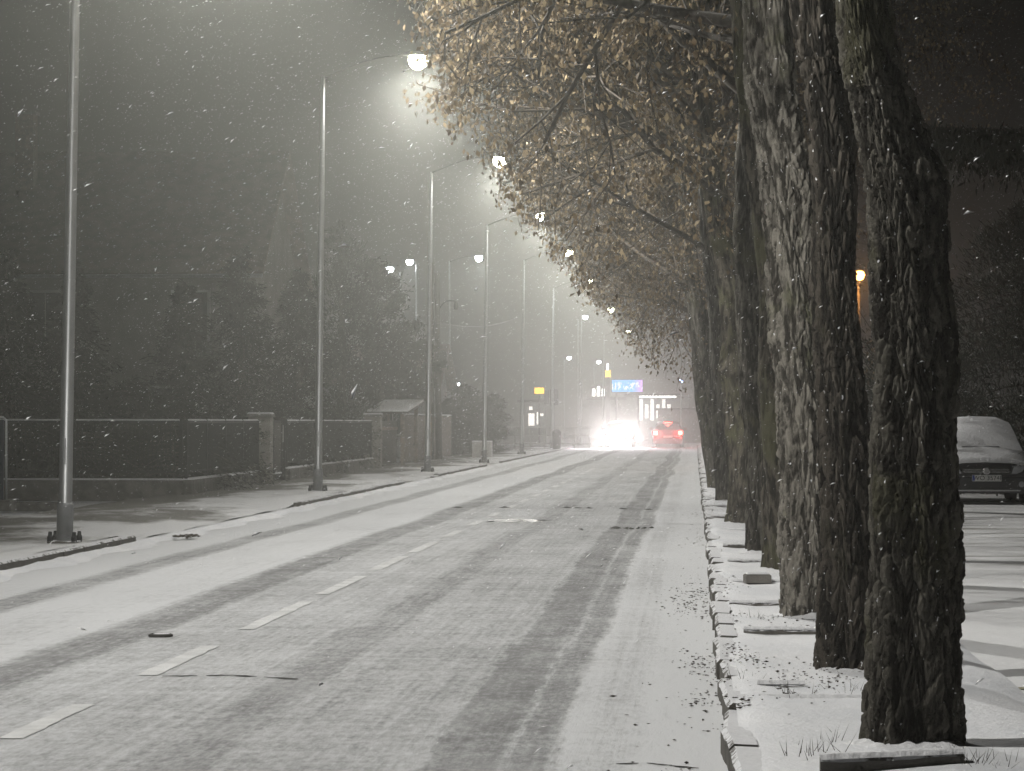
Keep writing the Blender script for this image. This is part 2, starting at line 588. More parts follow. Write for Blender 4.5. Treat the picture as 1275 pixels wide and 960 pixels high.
# cracks and patch edges across the road
def crack(px, w, jit=0.04):
    """a run of short tapered lips of frozen slush along a joint"""
    g = [atZ(x, y) for x, y in px]
    b = MB()
    for a, c in zip(g[:-1], g[1:]):
        L = (c - a).length; n = max(2, int(L / 0.22))
        for k in range(n):
            if random.random() < 0.28:
                continue
            t0, t1 = (k + random.uniform(-.1, .25)) / n, (k + random.uniform(.75, 1.1)) / n
            p, q = a.lerp(c, t0), a.lerp(c, t1)
            m_ = 5; vv = []; off = random.uniform(-jit, jit)
            for i in range(m_ + 1):
                u = i / m_; r = p.lerp(q, u); ww = w * math.sin(math.pi * min(max(u, .04), .96)) * random.uniform(.4, 1.1); yy = r.y + off + random.uniform(-.3, .3) * w
                z = road_z(r.x)
                vv += [(r.x, yy - ww, z + .003), (r.x, yy, z + .005 + .10 * ww), (r.x, yy + ww, z + .003)]
            b.add(vv, [f for i in range(m_) for f in ((3 * i, 3 * i + 3, 3 * i + 4, 3 * i + 1), (3 * i + 1, 3 * i + 4, 3 * i + 5, 3 * i + 2))])
    o = b.build('road_crack', 'asphalt', road); o['kind'] = 'stuff'
    return o
crack([(205, 846), (290, 845), (368, 849)], 0.035, .02)
crack([(560, 634), (700, 633), (812, 635)], 0.22, .15)
crack([(755, 658), (790, 659), (815, 657)], 0.26, .1)
crack([(735, 953), (800, 950), (870, 955)], 0.018, .03)
crack([(605, 652), (640, 650), (685, 649)], 0.12, .12)
# puddle of melt water
c0 = atZ(640, 650)
b = MB(); n = 28
vv = [(c0.x + 0.40 * math.cos(t) * (0.8 + 0.3 * random.random()), c0.y + 0.9 * math.sin(t) * (0.6 + 0.5 * random.random()), road_z(c0.x) + 0.006) for t in np.linspace(0, 2 * math.pi, n, endpoint=False)]
b.add(vv, [tuple(range(n))]); b.build('puddle', 'wet', road)
# manhole cover
c0 = atZ(200, 796)
b = MB(); b.lathe([(0.0, 0.0), (0.085, 0.0), (0.085, 0.012), (0.07, 0.018), (0.065, 0.008), (0.0, 0.008)], (c0.x, c0.y, road_z(c0.x) + 0.004), 20)
mh = b.build('manhole_cover', 'asphalt', road)
b = MB(); b.lathe([(0.0, 0), (0.06, 0), (0.055, 0.008), (0, 0.01)], (c0.x + 0.006, c0.y + 0.01, road_z(c0.x) + 0.014), 16)
b.build('snow_patch', 'snow_cap', mh)

# left pavement with dropped kerbs at the drives
drops = [(35.2, 50.0), (68.0, 76.5), (95.0, 103.0)]
def drop(y):
    d = 0.0
    for a, c in drops:
        d = max(d, min(1, max(0, (y - a + 0.6) / 1.2)) * min(1, max(0, (c + 0.6 - y) / 1.2)))
    return d
KH = 0.11
def pave_z(x, y):
    t = min(1, max(0, (XL - x) / 1.6))
    return KH * (1 - drop(y)) + (0.02 + (KH - 0.02) * t) * drop(y)
ys = list(np.arange(-20, 120, 0.6)) + list(np.arange(120, 168, 2.0))
xsn = list(np.linspace(XF - 0.3, XL - 0.15, 12))
b = MB(); nf = len(xsn)
v = [(x, y, pave_z(x, y) + 0.012 * math.sin(x * 3 + y * 1.3) * math.sin(y * 0.7)) for y in ys for x in xsn]
f = [(i * nf + j, i * nf + j + 1, (i + 1) * nf + j + 1, (i + 1) * nf + j) for i in range(len(ys) - 1) for j in range(nf - 1)]
b.add(v, f)
pav = tag(b.build('pavement_left', 'pavement', smooth=True), kind='structure')
y = 8.0
kerb_me = None
while y < 166:
    L = 1.0 if y < 120 else 2.0
    z = pave_z(XL, y + L / 2)
    b = MB(); b.cbox(XL - 0.15, XL + random.uniform(-0.012, 0.012), y + 0.012, y + L - 0.012, -0.1, z + random.uniform(-0.006, 0.008), 0.018)
    b.build('kerb_stone', 'kerb', pav)
    y += L
# snow banked against the left kerb foot
b = MB(); yy = np.arange(8, 166, 0.35); vv = []
for i, yv in enumerate(yy):
    w = 0.22 + 0.10 * math.sin(yv * 1.7) + random.uniform(-0.06, 0.06)
    hh = 0.03 + random.uniform(0, 0.02)
    vv += [(XL - 0.01, yv, hh), (XL + w * 0.4, yv, hh * 0.8), (XL + w, yv, road_z(XL + w) + 0.001)]
b.add(vv, [q for i in range(len(yy) - 1) for q in ((3 * i, 3 * i + 1, 3 * i + 4, 3 * i + 3), (3 * i + 1, 3 * i + 2, 3 * i + 5, 3 * i + 4))])
tag(b.build('snow_bank', 'snow', smooth=True), 'low snow drifted against the foot of the left kerb', 'snow', kind='stuff')

# right verge with worn kerb stones and tree pits
XV = 1.75
ys = np.concatenate([np.arange(-6, 70, 0.3), np.arange(70, 180, 2.0)])
xsn = np.concatenate([[XR + 0.05, XR + 0.09], np.linspace(XR + 0.14, XV, 9)])
def verge_z(x, y):
    return 0.092 + 0.018 * math.exp(-((x - XR - 0.15) / 0.06) ** 2) + 0.006 * math.sin(y * 11) * math.exp(-((x - XR - 0.07) / 0.05) ** 2) + 0.014 * math.sin(y * 1.9 + x) * math.sin(x * 4.1) + 0.012 * math.sin(y * 0.53)
nf = len(xsn)
b = MB()
b.add([(x, y, verge_z(x, y) - (0.05 if x > XV - 0.05 else 0)) for y in ys for x in xsn],
      [(i * nf + j, i * nf + j + 1, (i + 1) * nf + j + 1, (i + 1) * nf + j) for i in range(len(ys) - 1) for j in range(nf - 1)])
verge = tag(b.build('verge', 'snow', smooth=True), kind='structure')
y = 3.0
while y < 175:
    L = random.choice((0.75, 1.0, 1.0)) if y < 70 else 2.0
    dx = random.uniform(-0.025, 0.02); dz = random.uniform(-0.02, 0.015); tl = random.uniform(-0.03, 0.03)
    n = max(3, int(L / 0.12)); b = MB(); vv = []
    for i in range(n + 1):
        yy_ = y + 0.012 + (L - 0.024) * i / n
        x0 = XR + dx + tl * (i / n - 0.5) + random.uniform(-0.004, 0.004)
        zt = 0.105 + dz + random.uniform(-0.006, 0.004)
        vv += [(x0, yy_, -0.1), (x0, yy_, zt - 0.022), (x0 + 0.022, yy_, zt), (x0 + 0.125, yy_, zt - 0.004), (x0 + 0.125, yy_, -0.1)]
    ff = [(5 * i + j, 5 * i + j + 1, 5 * i + 6 + j, 5 * i + 5 + j)[::-1] for i in range(n) for j in range(4)]
    ff += [(0, 1, 2, 3, 4), tuple(5 * n + j for j in range(5))[::-1]]
    b.add(vv, ff)
    b.build('kerb_stone', 'kerb', verge)
    y += L

def slab(x0, x1, yp, h, th, snow=True, tilt=0.0):
    a = atZ(x0, yp, 0.09); c = atZ(x1, yp, 0.09)
    n = 8; b = MB(); vv = []
    for i in range(n + 1):
        t = i / n; x = a.x + (c.x - a.x) * t; yv = a.y + tilt * (t - 0.5)
        z = 0.09 + h + random.uniform(-0.006, 0.006)
        vv += [(x, yv, 0.0), (x, yv, z - 0.012), (x, yv + 0.012, z), (x, yv + th, z), (x, yv + th, 0.0)]
    ff = [(5 * i + j, 5 * i + j + 1, 5 * i + 6 + j, 5 * i + 5 + j)[::-1] for i in range(n) for j in range(4)]
    ff += [(0, 1, 2, 3, 4), tuple(5 * n + j for j in range(5))[::-1]]
    b.add(vv, ff)
    k = b.build('edging_slab', 'kerb', verge)
    if snow:
        b = MB(); vv = []; n = 14
        for i in range(n + 1):
            t = i / n; x = a.x + (c.x - a.x) * t; yv = a.y + tilt * (t - 0.5)
            z = 0.09 + h
            vv += [(x, yv - 0.004 + random.uniform(-0.006, 0.010), z - 0.002), (x, yv + 0.02, z + 0.016 + random.uniform(-0.003, 0.003)), (x, yv + th * 0.7, z + 0.018), (x, yv + th + 0.02, z)]
        b.add(vv, [(4 * i + j, 4 * i + 4 + j, 4 * i + 5 + j, 4 * i + 1 + j)[::-1] for i in range(n) for j in range(3)])
        b.build('snow_strip', 'snow_cap', k, True)
slab(1020, 1203, 958, 0.055, 0.09, tilt=0.25)
slab(943, 1002, 856, 0.02, 0.05)
slab(946, 1074, 872, 0.012, 0.05)
slab(926, 1021, 788, 0.025, 0.06)
slab(908, 976, 752, 0.012, 0.06)
slab(912, 976, 726, 0.018, 0.08)
slab(906, 948, 700, 0.02, 0.07)
slab(900, 940, 681, 0.03, 0.07)
slab(893, 930, 662, 0.03, 0.08)
slab(884, 915, 645, 0.03, 0.1)
slab(882, 905, 632, 0.03, 0.12)
slab(880, 900, 622, 0.03, 0.12)
slab(877, 892, 600, 0.03, 0.15)
slab(875, 888, 590, 0.03, 0.15)
a = atZ(930, 727, 0.09); c = atZ(957, 727, 0.09)
b = MB(); b.cbox(-0.11, 0.11, -0.06, 0.12, 0, 0.075, 0.012)
t = empty('concrete_block', ((a.x + c.x) / 2, a.y, 0.1), R(8))
b.build('block', 'concrete', t)
b = MB(); b.cbox(-0.10, 0.10, -0.045, 0.11, 0.076, 0.09, 0.01); b.build('snow_cap', 'snow_cap', t)
tag(t, 'loose grey concrete block on the tree pit edging by the kerb', 'block')

# yard to the right of the trees
b = MB(); b.add([(XV - 0.03, -10, 0.02), (40, -10, 0.02), (40, 140, 0.02), (XV - 0.03, 140, 0.02)], [(0, 1, 2, 3)])
yard = tag(b.build('parking_yard', 'yard'), kind='structure')
g = atZ(1232, 858, 0.02)
b = MB(); b.add([(XV - 0.02, g.y - 0.06, 0.026), (9, g.y - 0.1, 0.026), (9, g.y + 0.08, 0.026), (XV - 0.02, g.y + 0.07, 0.026)], [(0, 1, 2, 3)])
m = NT('faded_bay_paint'); p = m.pos(); m.set(m.mix(m.ramp(m.noise(p, 12, 4), 0.35, 0.65), (0.42, 0.40, 0.30), (0.27, 0.25, 0.16)), 0.85); M['bay'] = m.m
b.build('bay_line', 'bay', yard)

# litter of leaves and clods along the right kerb, on the pavement and yard
def litter(name, label, pts, s0, s1, mat='debris'):
    V, F = [], []
    n = len(pts)
    P = np.array(pts)
    s = rng.uniform(s0, s1, n)
    oct_ = np.array([(1, 0, 0), (-1, 0, 0), (0, 1, 0), (0, -1, 0), (0, 0, 1), (0, 0, -1)], float)
    of = np.array([(0, 2, 4), (2, 1, 4), (1, 3, 4), (3, 0, 4), (2, 0, 5), (1, 2, 5), (3, 1, 5), (0, 3, 5)])
    th = rng.uniform(0, 2 * np.pi, n)
    sc = np.stack([s * rng.uniform(0.6, 1.8, n), s * rng.uniform(0.5, 1.2, n), s * rng.uniform(0.15, 0.5, n)], 1)
    v = oct_[None] * sc[:, None, :] * rng.uniform(0.6, 1.2, (n, 6, 1))
    cx, sx = np.cos(th)[:, None], np.sin(th)[:, None]
    v = np.stack([v[:, :, 0] * cx - v[:, :, 1] * sx, v[:, :, 0] * sx + v[:, :, 1] * cx, v[:, :, 2]], 2) + P[:, None, :]
    f = (of[None] + (np.arange(n) * 6)[:, None, None]).reshape(-1, 3)
    o = fast_mesh(name, v.reshape(-1, 3), f, mat)
    return tag(o, label, 'litter', kind='stuff')
pts = []
for _ in range(420):
    y = rng.uniform(9, 50); k = abs(rng.normal(0, 0.22))
    if random.random() < 0.5 + 0.5 * math.sin(y * 0.9) * math.sin(y * 0.37 + 1):
        pts.append((XR - 0.04 - k, y, road_z(XR - k) + 0.006))
for (px, py, r0, n) in ((870, 740, 0.16, 150), (872, 755, 0.14, 120), (885, 830, 0.1, 110), (875, 820, 0.1, 60), (880, 870, 0.08, 50), (985, 870, 0.14, 90), (1020, 868, 0.12, 80), (945, 790, 0.15, 60), (925, 845, 0.07, 80), (920, 905, 0.05, 60)):
    c0 = atZ(px, py)
    for _ in range(n):
        x = c0.x + rng.normal(0, r0); y = c0.y + rng.normal(0, r0 * 4)
        pts.append((x, y, road_z(x) + 0.006 if x < XR else verge_z(x, y) + 0.008))
litter('leaf_litter', 'dark scattered leaf litter along the foot of the tree-side kerb', pts, 0.004, 0.014)
c0 = atZ(232, 666, 0.05)
pts = [(c0.x + rng.normal(0, 0.07), c0.y + rng.normal(0, 0.25), pave_z(c0.x, c0.y) + 0.02) for _ in range(70)]
litter('slush_clod', 'small dark clod of frozen slush lying on the snowy drive', pts, 0.02, 0.05)
# dry grass blades on the verge
V, F = [], []
for (px, py, n) in ((1000, 940, 10), (1020, 935, 12), (1045, 925, 8), (965, 700, 10), (940, 770, 12), (930, 845, 10), (1060, 862, 20), (1205, 950, 30), (1225, 955, 20), (990, 868, 18)):
    c0 = atZ(px, py, 0.09)
    for _ in range(n):
        x, y = c0.x + rng.normal(0, 0.06), c0.y + rng.normal(0, 0.12)
        h = rng.uniform(0.03, 0.10); dx, dy = rng.normal(0, 0.03, 2)
        i = len(V); z = 0.085
        V += [(x - 0.002, y, z), (x + 0.002, y, z), (x + dx, y + dy, z + h)]; F.append((i, i + 1, i + 2))
o = fast_mesh('dry_grass', np.array(V), np.array(F), 'debris')
tag(o, 'sparse dry grass blades poking through the snow on the verge', 'grass', kind='stuff')

# ------------------------------------------------------------------ street lamps
def make_lamp(D, X=-7.5, H=8.4, reach=1.85, rise=0.45, dist_label='', lean=0.0, mat='glow_warm', power=LAMP_W, color=WARM, light=True, group='steel street lamps along the left pavement', base=None, k=14, flip=1):
    z0 = pave_z(X, D) if base is None else base
    t = empty('street_lamp', (X, D, z0))
    t.rotation_euler = (0, lean, 0)
    b = MB(); b.lathe([(0.088, 0.0), (0.092, 0.36), (0.090, 0.40), (0.080, 0.42), (0.070, 3.0), (0.056, 6.0), (0.040, H - z0 - 0.3), (0.032, H - z0)], (0, 0, 0.0), k)
    b.build('pole', 'steel', t, True)
    b = MB(); b.lathe([(0.0, 0.0), (0.098, 0.0), (0.098, 0.40), (0.093, 0.44), (0.0, 0.44)], (0, 0, 0.015), k)
    b.build('base_sleeve', 'steel_dull', t, True)
    b = MB(); b.cbox(-0.17, 0.17, -0.17, 0.17, -0.02, 0.018, 0.01)
    bp = b.build('base_plate', 'kerb', t)
    if D < 130:
        for sx in (-1, 1):
            for sy in (-1, 1):
                b = MB(); b.lathe([(0.0, 0), (0.034, 0), (0.036, 0.05), (0.024, 0.07), (0.022, 0.11), (0.0, 0.115)], (0.14 * sx, 0.14 * sy, 0.012), 8)
                b.build('anchor_bolt', 'dark_metal', bp)
        b = MB(); b.box(0.0, 0.012, -0.091, -0.083, 0.9, 1.2); b.build('service_door', 'steel_dull', t)
    b = MB()
    ap = []
    for i in range(9):
        s = i / 8
        ap.append((flip * (reach - 0.25) * s, 0, H - z0 - 0.03 + rise * math.sin(s * math.pi / 2)))
    b.tube(ap, [0.020 - 0.006 * i / 8 for i in range(9)], 8)
    b.build('arm', 'arm_paint', t, True)
    hz = H - z0 + rise - 0.03
    hx = flip * reach
    # housing
    b = MB()
    prof = [(-0.36, 0.05, 0.03), (-0.30, 0.09, 0.05), (-0.1, 0.14, 0.075), (0.15, 0.15, 0.07), (0.30, 0.12, 0.05), (0.36, 0.05, 0.02)]
    vv = []
    for dx, w, h in prof:
        vv += [(hx + dx, -w, hz), (hx + dx, -w * 0.7, hz + h), (hx + dx, w * 0.7, hz + h), (hx + dx, w, hz)]
    ff = [(4 * i + j, 4 * i + (j + 1) % 4, 4 * i + 4 + (j + 1) % 4, 4 * i + 4 + j) for i in range(5) for j in range(4)] + [(3, 2, 1, 0), (20, 21, 22, 23)]
    b.add(vv, ff)
    hd = b.build('lamp_head', 'steel_dull', t, True)
    b = MB()
    vv = []; kk = 14
    for rr, zz in ((0.9, -0.004), (1.0, -0.10), (0.82, -0.20), (0.45, -0.27), (0.1, -0.29)):
        for j in range(kk):
            a = 2 * math.pi * j / kk
            vv.append((hx + 0.05 + 0.20 * rr * math.cos(a), 0.17 * rr * math.sin(a), hz + zz))
    ff = [(i * kk + j, i * kk + (j + 1) % kk, (i + 1) * kk + (j + 1) % kk, (i + 1) * kk + j) for i in range(4) for j in range(kk)] + [tuple(4 * kk + j for j in range(kk))]
    b.add(vv, ff)
    b.build('lens', mat, hd, True)
    if light:
        o = point_light('lamp_light', (hx + 0.05, 0, hz - 0.42), power, color, 0.1, t)
        optics(o.data, flip)
    tag(t, dist_label, 'street lamp', group)
    return t
row = [(33.0, 'nearest steel street lamp post on the left, beside the blue board'),
       (57.3, 'second street lamp post from the left, in front of the fence gate pillar'),
       (79.5, 'third steel street lamp post, standing before the small snowy gate roof'),
       (101.0, 'fourth steel street lamp post, in front of the rounded dark evergreen shrubs'),
       (123.0, 'fifth steel street lamp post, between the shrubs and the yellow sign'),
       (149.0, 'sixth steel street lamp post, with the litter bin at its foot'),
       (186.0, 'seventh street lamp of the row, seen above the dazzling car'),
       (232.0, 'farthest street lamp of the left row, beside the bright screen')]
for D, lab in row:
    make_lamp(D, X=-7.26 if D < 40 else (-7.5 if D < 70 else -7.36), dist_label=lab, lean=R(1.0 if D < 40 else 0.7), base=None if D < 160 else 0.0)
# the row goes on behind the camera
make_lamp(12.0, dist_label='street lamp of the left row, beside the camera and out of frame', power=LAMP_W * 0.9)
# cool white lamps of the side lot
def side_lamp(px, py, D, lab, reach, flip, px_pole=None, H=None, power=1900, light=True):
    p = atD(px, py, D)
    H_ = p.z + 0.05 - 0.25
    make_lamp(D, X=p.x - flip * reach, H=H_, reach=reach, rise=0.28, dist_label=lab, mat='glow_cool', power=power, color=COOL, base=0.0, group='white lamps of the side yard', k=10, flip=flip, light=light)
side_lamp(484, 334, 150, 'white lamp glaring low behind the dark pine, left of its twin', 0.6, -1)
side_lamp(509, 325, 156, 'white lamp on a pole rising behind the pine branches', 0.4, -1)
side_lamp(595, 320, 146, 'white lamp on a long arm over the wooden utility pole lamp', 1.45, 1)
side_lamp(568, 478, 190, 'small low white lamp just above the rounded shrubs', 0.4, 1, power=150)
side_lamp(728, 394, 218, 'white lamp on the thin pole midway between the yellow sign and screen', 0.5, 1, power=1500)
side_lamp(708, 445, 262, 'small distant white lamp left of the screen, lower of two', 0.4, 1, power=900)
side_lamp(745, 450, 268, 'small distant white lamp just left of the bright screen', 0.4, 1, power=900)

# sodium lamp far right between the trunks
p = atD(1069, 340, 95)
t = empty('sodium_lamp', (p.x, 95, 0))
b = MB(); b.lathe([(0.09, 0), (0.07, 2), (0.05, p.z + 0.1)], k=10); b.build('pole', 'wood_dark', t, True)
b = MB(); b.tube([(0, 0, p.z + 0.05), (0, -0.25, p.z + 0.22), (0, -0.55, p.z + 0.2)], 0.025, 6); b.build('arm', 'steel_dull', t)
b = MB(); b.lathe([(0.0, 0.12), (0.10, 0.11), (0.19, 0.0), (0.17, -0.01), (0.0, -0.01)], (0, -0.6, p.z + 0.06), 12); hd = b.build('lamp_shade', 'steel_dull', t, True)
b = MB(); b.lathe([(0.01, 0.04), (0.13, 0.02), (0.17, -0.10), (0.11, -0.24), (0.01, -0.27)], (0, -0.6, p.z), 14); b.build('bulb', 'glow_orange', hd, True)
point_light('lamp_light', (0, -0.6, p.z - 0.45), 260, (1.0, 0.45, 0.12), 0.1, t)
tag(t, 'orange sodium lamp on a post seen between two trunks', 'street lamp')

# ------------------------------------------------------------------ roadside trees
def worley(u, v, nu, seed):
    """u periodic with nu cells; returns F1, F2 and a cell id value"""
    nv = int(np.ceil(v.max())) + 3
    g = np.random.default_rng(seed)
    jx = g.uniform(0.1, 0.9, (nu, nv)); jy = g.uniform(0.1, 0.9, (nu, nv)); cid = g.uniform(0, 1, (nu, nv))
    iu, iv = np.floor(u).astype(int), np.floor(v).astype(int)
    f1 = np.full(u.shape, 9.0); f2 = np.full(u.shape, 9.0); c = np.zeros(u.shape)
    for du in (-1, 0, 1):
        for dv in (-1, 0, 1):
            a = (iu + du); bq = np.clip(iv + dv, 0, nv - 1)
            am = np.mod(a, nu)
            dx = a + jx[am, bq] - u; dy = (iv + dv) + jy[am, bq] - v
            d = np.sqrt(dx * dx + dy * dy)
            nearer = d < f1
            f2 = np.where(nearer, f1, np.minimum(f2, d))
            c = np.where(nearer, cid[am, bq], c)
            f1 = np.where(nearer, d, f1)
    return f1, f2, c

def smooth_path(ctrl, n):
    c = np.array(ctrl, float)
    t = np.linspace(0, len(c) - 1, n)
    i = np.clip(t.astype(int), 0, len(c) - 2); s = (t - i)[:, None]
    p0 = c[np.clip(i - 1, 0, len(c) - 1)]; p1 = c[i]; p2 = c[i + 1]; p3 = c[np.clip(i + 2, 0, len(c) - 1)]
    return 0.5 * ((2 * p1) + (-p0 + p2) * s + (2 * p0 - 5 * p1 + 4 * p2 - p3) * s ** 2 + (-p0 + 3 * p1 - 3 * p2 + p3) * s ** 3)

def trunk_mesh(name, ctrl, nseg, nring, mat, parent, amp=0.014, cell=(0.031, 0.125), seed=1, bumps=()):
    """ctrl rows: x, y, z, radius"""
    P = smooth_path(ctrl, nring)
    th = np.linspace(0, 2 * np.pi, nseg, endpoint=False)
    L = np.concatenate([[0], np.cumsum(np.linalg.norm(np.diff(P[:, :3], axis=0), axis=1))])
    TH, LL = np.meshgrid(th, L)
    RR = np.repeat(P[:, 3:4], nseg, 1)
    nu = max(8, int(2 * np.pi * P[:, 3].mean() / cell[0]))
    g = np.random.default_rng(seed)
    ph = g.uniform(0, 6.28, 8)
    warp = 0.22 * np.sin(LL * 7 + ph[0] + 2 * np.sin(TH * 3 + ph[1])) + 0.12 * np.sin(LL * 31 + TH * 7 + ph[2])
    u = TH / (2 * np.pi) * nu + warp
    v = LL / cell[1] + 2 + 0.45 * np.sin(TH * nu * 0.31 + ph[3])
    f1, f2, c = worley(u, v, nu, seed)
    plate = np.clip((f2 - f1) / 0.26, 0, 1); plate = plate * plate * (3 - 2 * plate)
    f1b, f2b, c2 = worley(u * 2.0, v * 2.2, nu * 2, seed + 5)
    fine = np.clip((f2b - f1b) / 0.4, 0, 1)
    low = 0.030 * np.sin(TH * 2 + ph[4] + LL * 0.9) + 0.020 * np.sin(TH * 5 + ph[5] + LL * 1.7) + 0.014 * np.sin(LL * 3.1 + ph[6] + TH) + 0.010 * np.sin(LL * 7.7 + ph[7] + 3 * TH)
    rough_ = g.normal(0, 1, TH.shape)
    rough_ = (rough_ + np.roll(rough_, 1, 0) + np.roll(rough_, 2, 0) + np.roll(rough_, 3, 0)) / 2
    disp = amp * (plate * (0.45 + 0.75 * c) - 0.55) + amp * 0.5 * plate * (c2 - 0.5) + amp * 0.30 * (fine - 0.5) + amp * 0.10 * rough_ + low * (RR / 0.21)
    for (bz, bth, bw, bh) in bumps:
        dth = np.angle(np.exp(1j * (TH - bth)))
        disp = disp + bh * np.exp(-((LL - bz) / bw) ** 2 - (dth / 0.7) ** 2)
    rad = RR + disp
    # root flare
    rad = rad + 0.022 * np.exp(-LL / 0.15) * (1 + 0.5 * np.sin(TH * 4 + ph[1]))
    X = P[:, 0:1] + rad * np.cos(TH); Y = P[:, 1:2] + rad * np.sin(TH); Z = np.repeat(P[:, 2:3], nseg, 1) + 0.004 * np.sin(TH * 9)
    V = np.stack([X, Y, Z], 2).reshape(-1, 3)
    i = np.arange(nring - 1)[:, None]; j = np.arange(nseg)[None]; q = (j + 1) % nseg
    F = np.stack([i * nseg + j, i * nseg + q, (i + 1) * nseg + q, (i + 1) * nseg + j], 2).reshape(-1, 4)
    o = fast_mesh(name, V, F, mat, parent, smooth=True)
    at = o.data.attributes.new('tint', 'FLOAT', 'POINT')          # each bark plate has its own shade
    at.data.foreach_set('value', (0.65 * c + 0.35 * c2).astype(np.float32).ravel())
    return o

def rot_about(v, axis, a):
    return Matrix.Rotation(a, 3, axis) @ v

def grow(p, d, length, r, depth, segs, tips, rnd, droop=0.04, minr=0.003, org=0.0, reach=(0.8, 3.5)):
    n = 4 if depth > 0 else 3
    step = length / n
    for i in range(n):
        d = (d + Vector((rnd.gauss(0, 0.13), rnd.gauss(0, 0.13), rnd.gauss(0, 0.10) - droop * (1 if depth < 3 else 0)))).normalized()
        q = p + d * step
        if q.x + org < -min(reach[0] * (q.z - 1.45), reach[1]) + rnd.gauss(0, 0.10):
            break                                   # clear of the carriageway below and beyond the crown's reach
        r2 = max(minr, r * (1 - 0.14 * (1 if depth else 1.6)))
        segs.append((*p, *q, r, r2))
        if depth > 0 and i >= (1 if depth > 2 else 0):
            for _ in range(2 if rnd.random() < 0.55 else 1):
                ax = Vector((rnd.gauss(0, 1), rnd.gauss(0, 1), rnd.gauss(0, 1))).normalized()
                nd = rot_about(d, d.cross(ax).normalized(), R(rnd.uniform(28, 62)))
                grow(q, nd, length * rnd.uniform(0.48, 0.70), max(minr, r2 * 0.62), depth - 1, segs, tips, rnd, droop, minr, org, reach)
        if depth <= 1:
            tips.append((*q, *d))
        p, r = q, r2
    tips.append((*p, *d))

def leaf_mesh(name, tips, per, size, mat, parent, spread=0.10, hang=0.9):
    T = np.array(tips)
    keep = rng.random(len(T)) < 0.46 + 0.75 * np.sin(T[:, 0] * 2.3 + 1.0) * np.sin(T[:, 1] * 1.9) * np.sin(T[:, 2] * 2.7)
    T = T[keep]; per = per * 2
    n = len(T) * per
    T = np.repeat(T, per, 0)
    c = T[:, :3] + rng.normal(0, spread, (n, 3)) - np.array([0, 0, spread * 0.6])
    ax = rng.normal(0, 1, (n, 3)); ax[:, 2] -= hang * 2.2
    ax /= np.linalg.norm(ax, axis=1, keepdims=True)
    sd = np.cross(ax, rng.normal(0, 1, (n, 3))); sd /= np.linalg.norm(sd, axis=1, keepdims=True) + 1e-9
    nr = np.cross(ax, sd)
    s = rng.uniform(size * 0.5, size * 1.5, n)[:, None]
    w = s * rng.uniform(0.22, 0.36, (n, 1))
    base = c; mid = c + ax * s * 0.5 + nr * s * 0.10; tip = c + ax * s
    V = np.stack([base, mid + sd * w, tip + nr * s * 0.05, mid - sd * w], 1).reshape(-1, 3)
    F = (np.arange(n) * 4)[:, None] + np.array([[0, 1, 2, 3]])
    return fast_mesh(name, V, F, mat, parent)

def road_tree(label, pix, D, z_top, bark, nseg, nring, limbs, seed, per=4, leaf=0.070, amp=0.014, cell=(0.031, 0.125), bumps=(), lift=0.0):
    """pix: (x centre, y, width px) from base to the top of what the photo shows"""
    rnd = random.Random(seed)
    ctrl = []
    for (x, y, w) in pix:
        w *= 0.94
        q = atD(x, y, D)
        ctrl.append((q.x, D, q.z, w / FPX * D / 2))
    ctrl[0] = (ctrl[0][0], D, 0.0, ctrl[0][3])
    a = ctrl[-1]; pz = ctrl[-2]
    slope = (a[0] - pz[0]) / max(0.1, a[2] - pz[2])
    if z_top > a[2] + 0.5:
        ctrl.append((a[0] + slope * (z_top - a[2]) * 0.7, D + 0.05, z_top, a[3] * 0.8))
    t = empty('roadside_tree', (ctrl[0][0], D, 0))
    off = np.array([ctrl[0][0], D, 0, 0])
    loc = [tuple(np.array(c) - off) for c in ctrl]
    trunk_mesh('trunk', loc, nseg, nring, bark, t, amp=amp, cell=cell, seed=seed, bumps=bumps)
    # snow gathered round the foot
    n = 30; r0 = loc[0][3]; b = MB(); vv = []
    rr_ = random.Random(seed + 900)
    for j in range(n):
        a = 2 * math.pi * j / n
        w = 0.04 + 0.06 * rr_.random() + 0.04 * math.sin(a * 3 + seed); h = 0.098 + 0.02 * rr_.random()
        for q, z_ in ((r0 - 0.03, h + 0.01), (r0 + 0.035, h), (r0 + 0.035 + w, 0.085)):
            vv.append((loc[0][0] + q * math.cos(a), q * math.sin(a), z_))
    b.add(vv, [(3 * j + k, 3 * j + k + 1, 3 * ((j + 1) % n) + k + 1, 3 * ((j + 1) % n) + k) for j in range(n) for k in range(2)])
    b.build('snow_collar', 'snow_cap', t, True)
    tips_all = []
    for (z, ang, elev, ln, r, dep) in limbs:
        if (D < 45 or z < 5.6) and math.cos(R(ang)) > 0.1:
            continue                                # limbs left out on the yard side, keeping it dark and the lamp clear
        zz = [c[2] for c in loc]
        x = np.interp(z, zz, [c[0] for c in loc]); yv = np.interp(z, zz, [c[1] for c in loc])
        segs, tips = [], []
        d = Vector((math.cos(R(ang)) * math.cos(R(elev)), math.sin(R(ang)) * math.cos(R(elev)), math.sin(R(elev))))
        grow(Vector((x, yv, z)), d, ln, r, dep, segs, tips, rnd, org=float(off[0]), reach=(0.8, 3.5) if D > 36 else (0.69, 3.4))
        if len(segs) < 90:
            continue
        s = np.array(segs)
        v, f = segs_mesh(s, 5 if D < 70 else 4)
        fast_mesh('branch', v, f, 'twig', t, smooth=True)
        tips_all += tips
    if tips_all and per:
        leaf_mesh('crown', tips_all, per, leaf, 'leaf', t)
    tag(t, label, 'tree', 'row of trees along the right kerb')
    return t, len(tips_all)

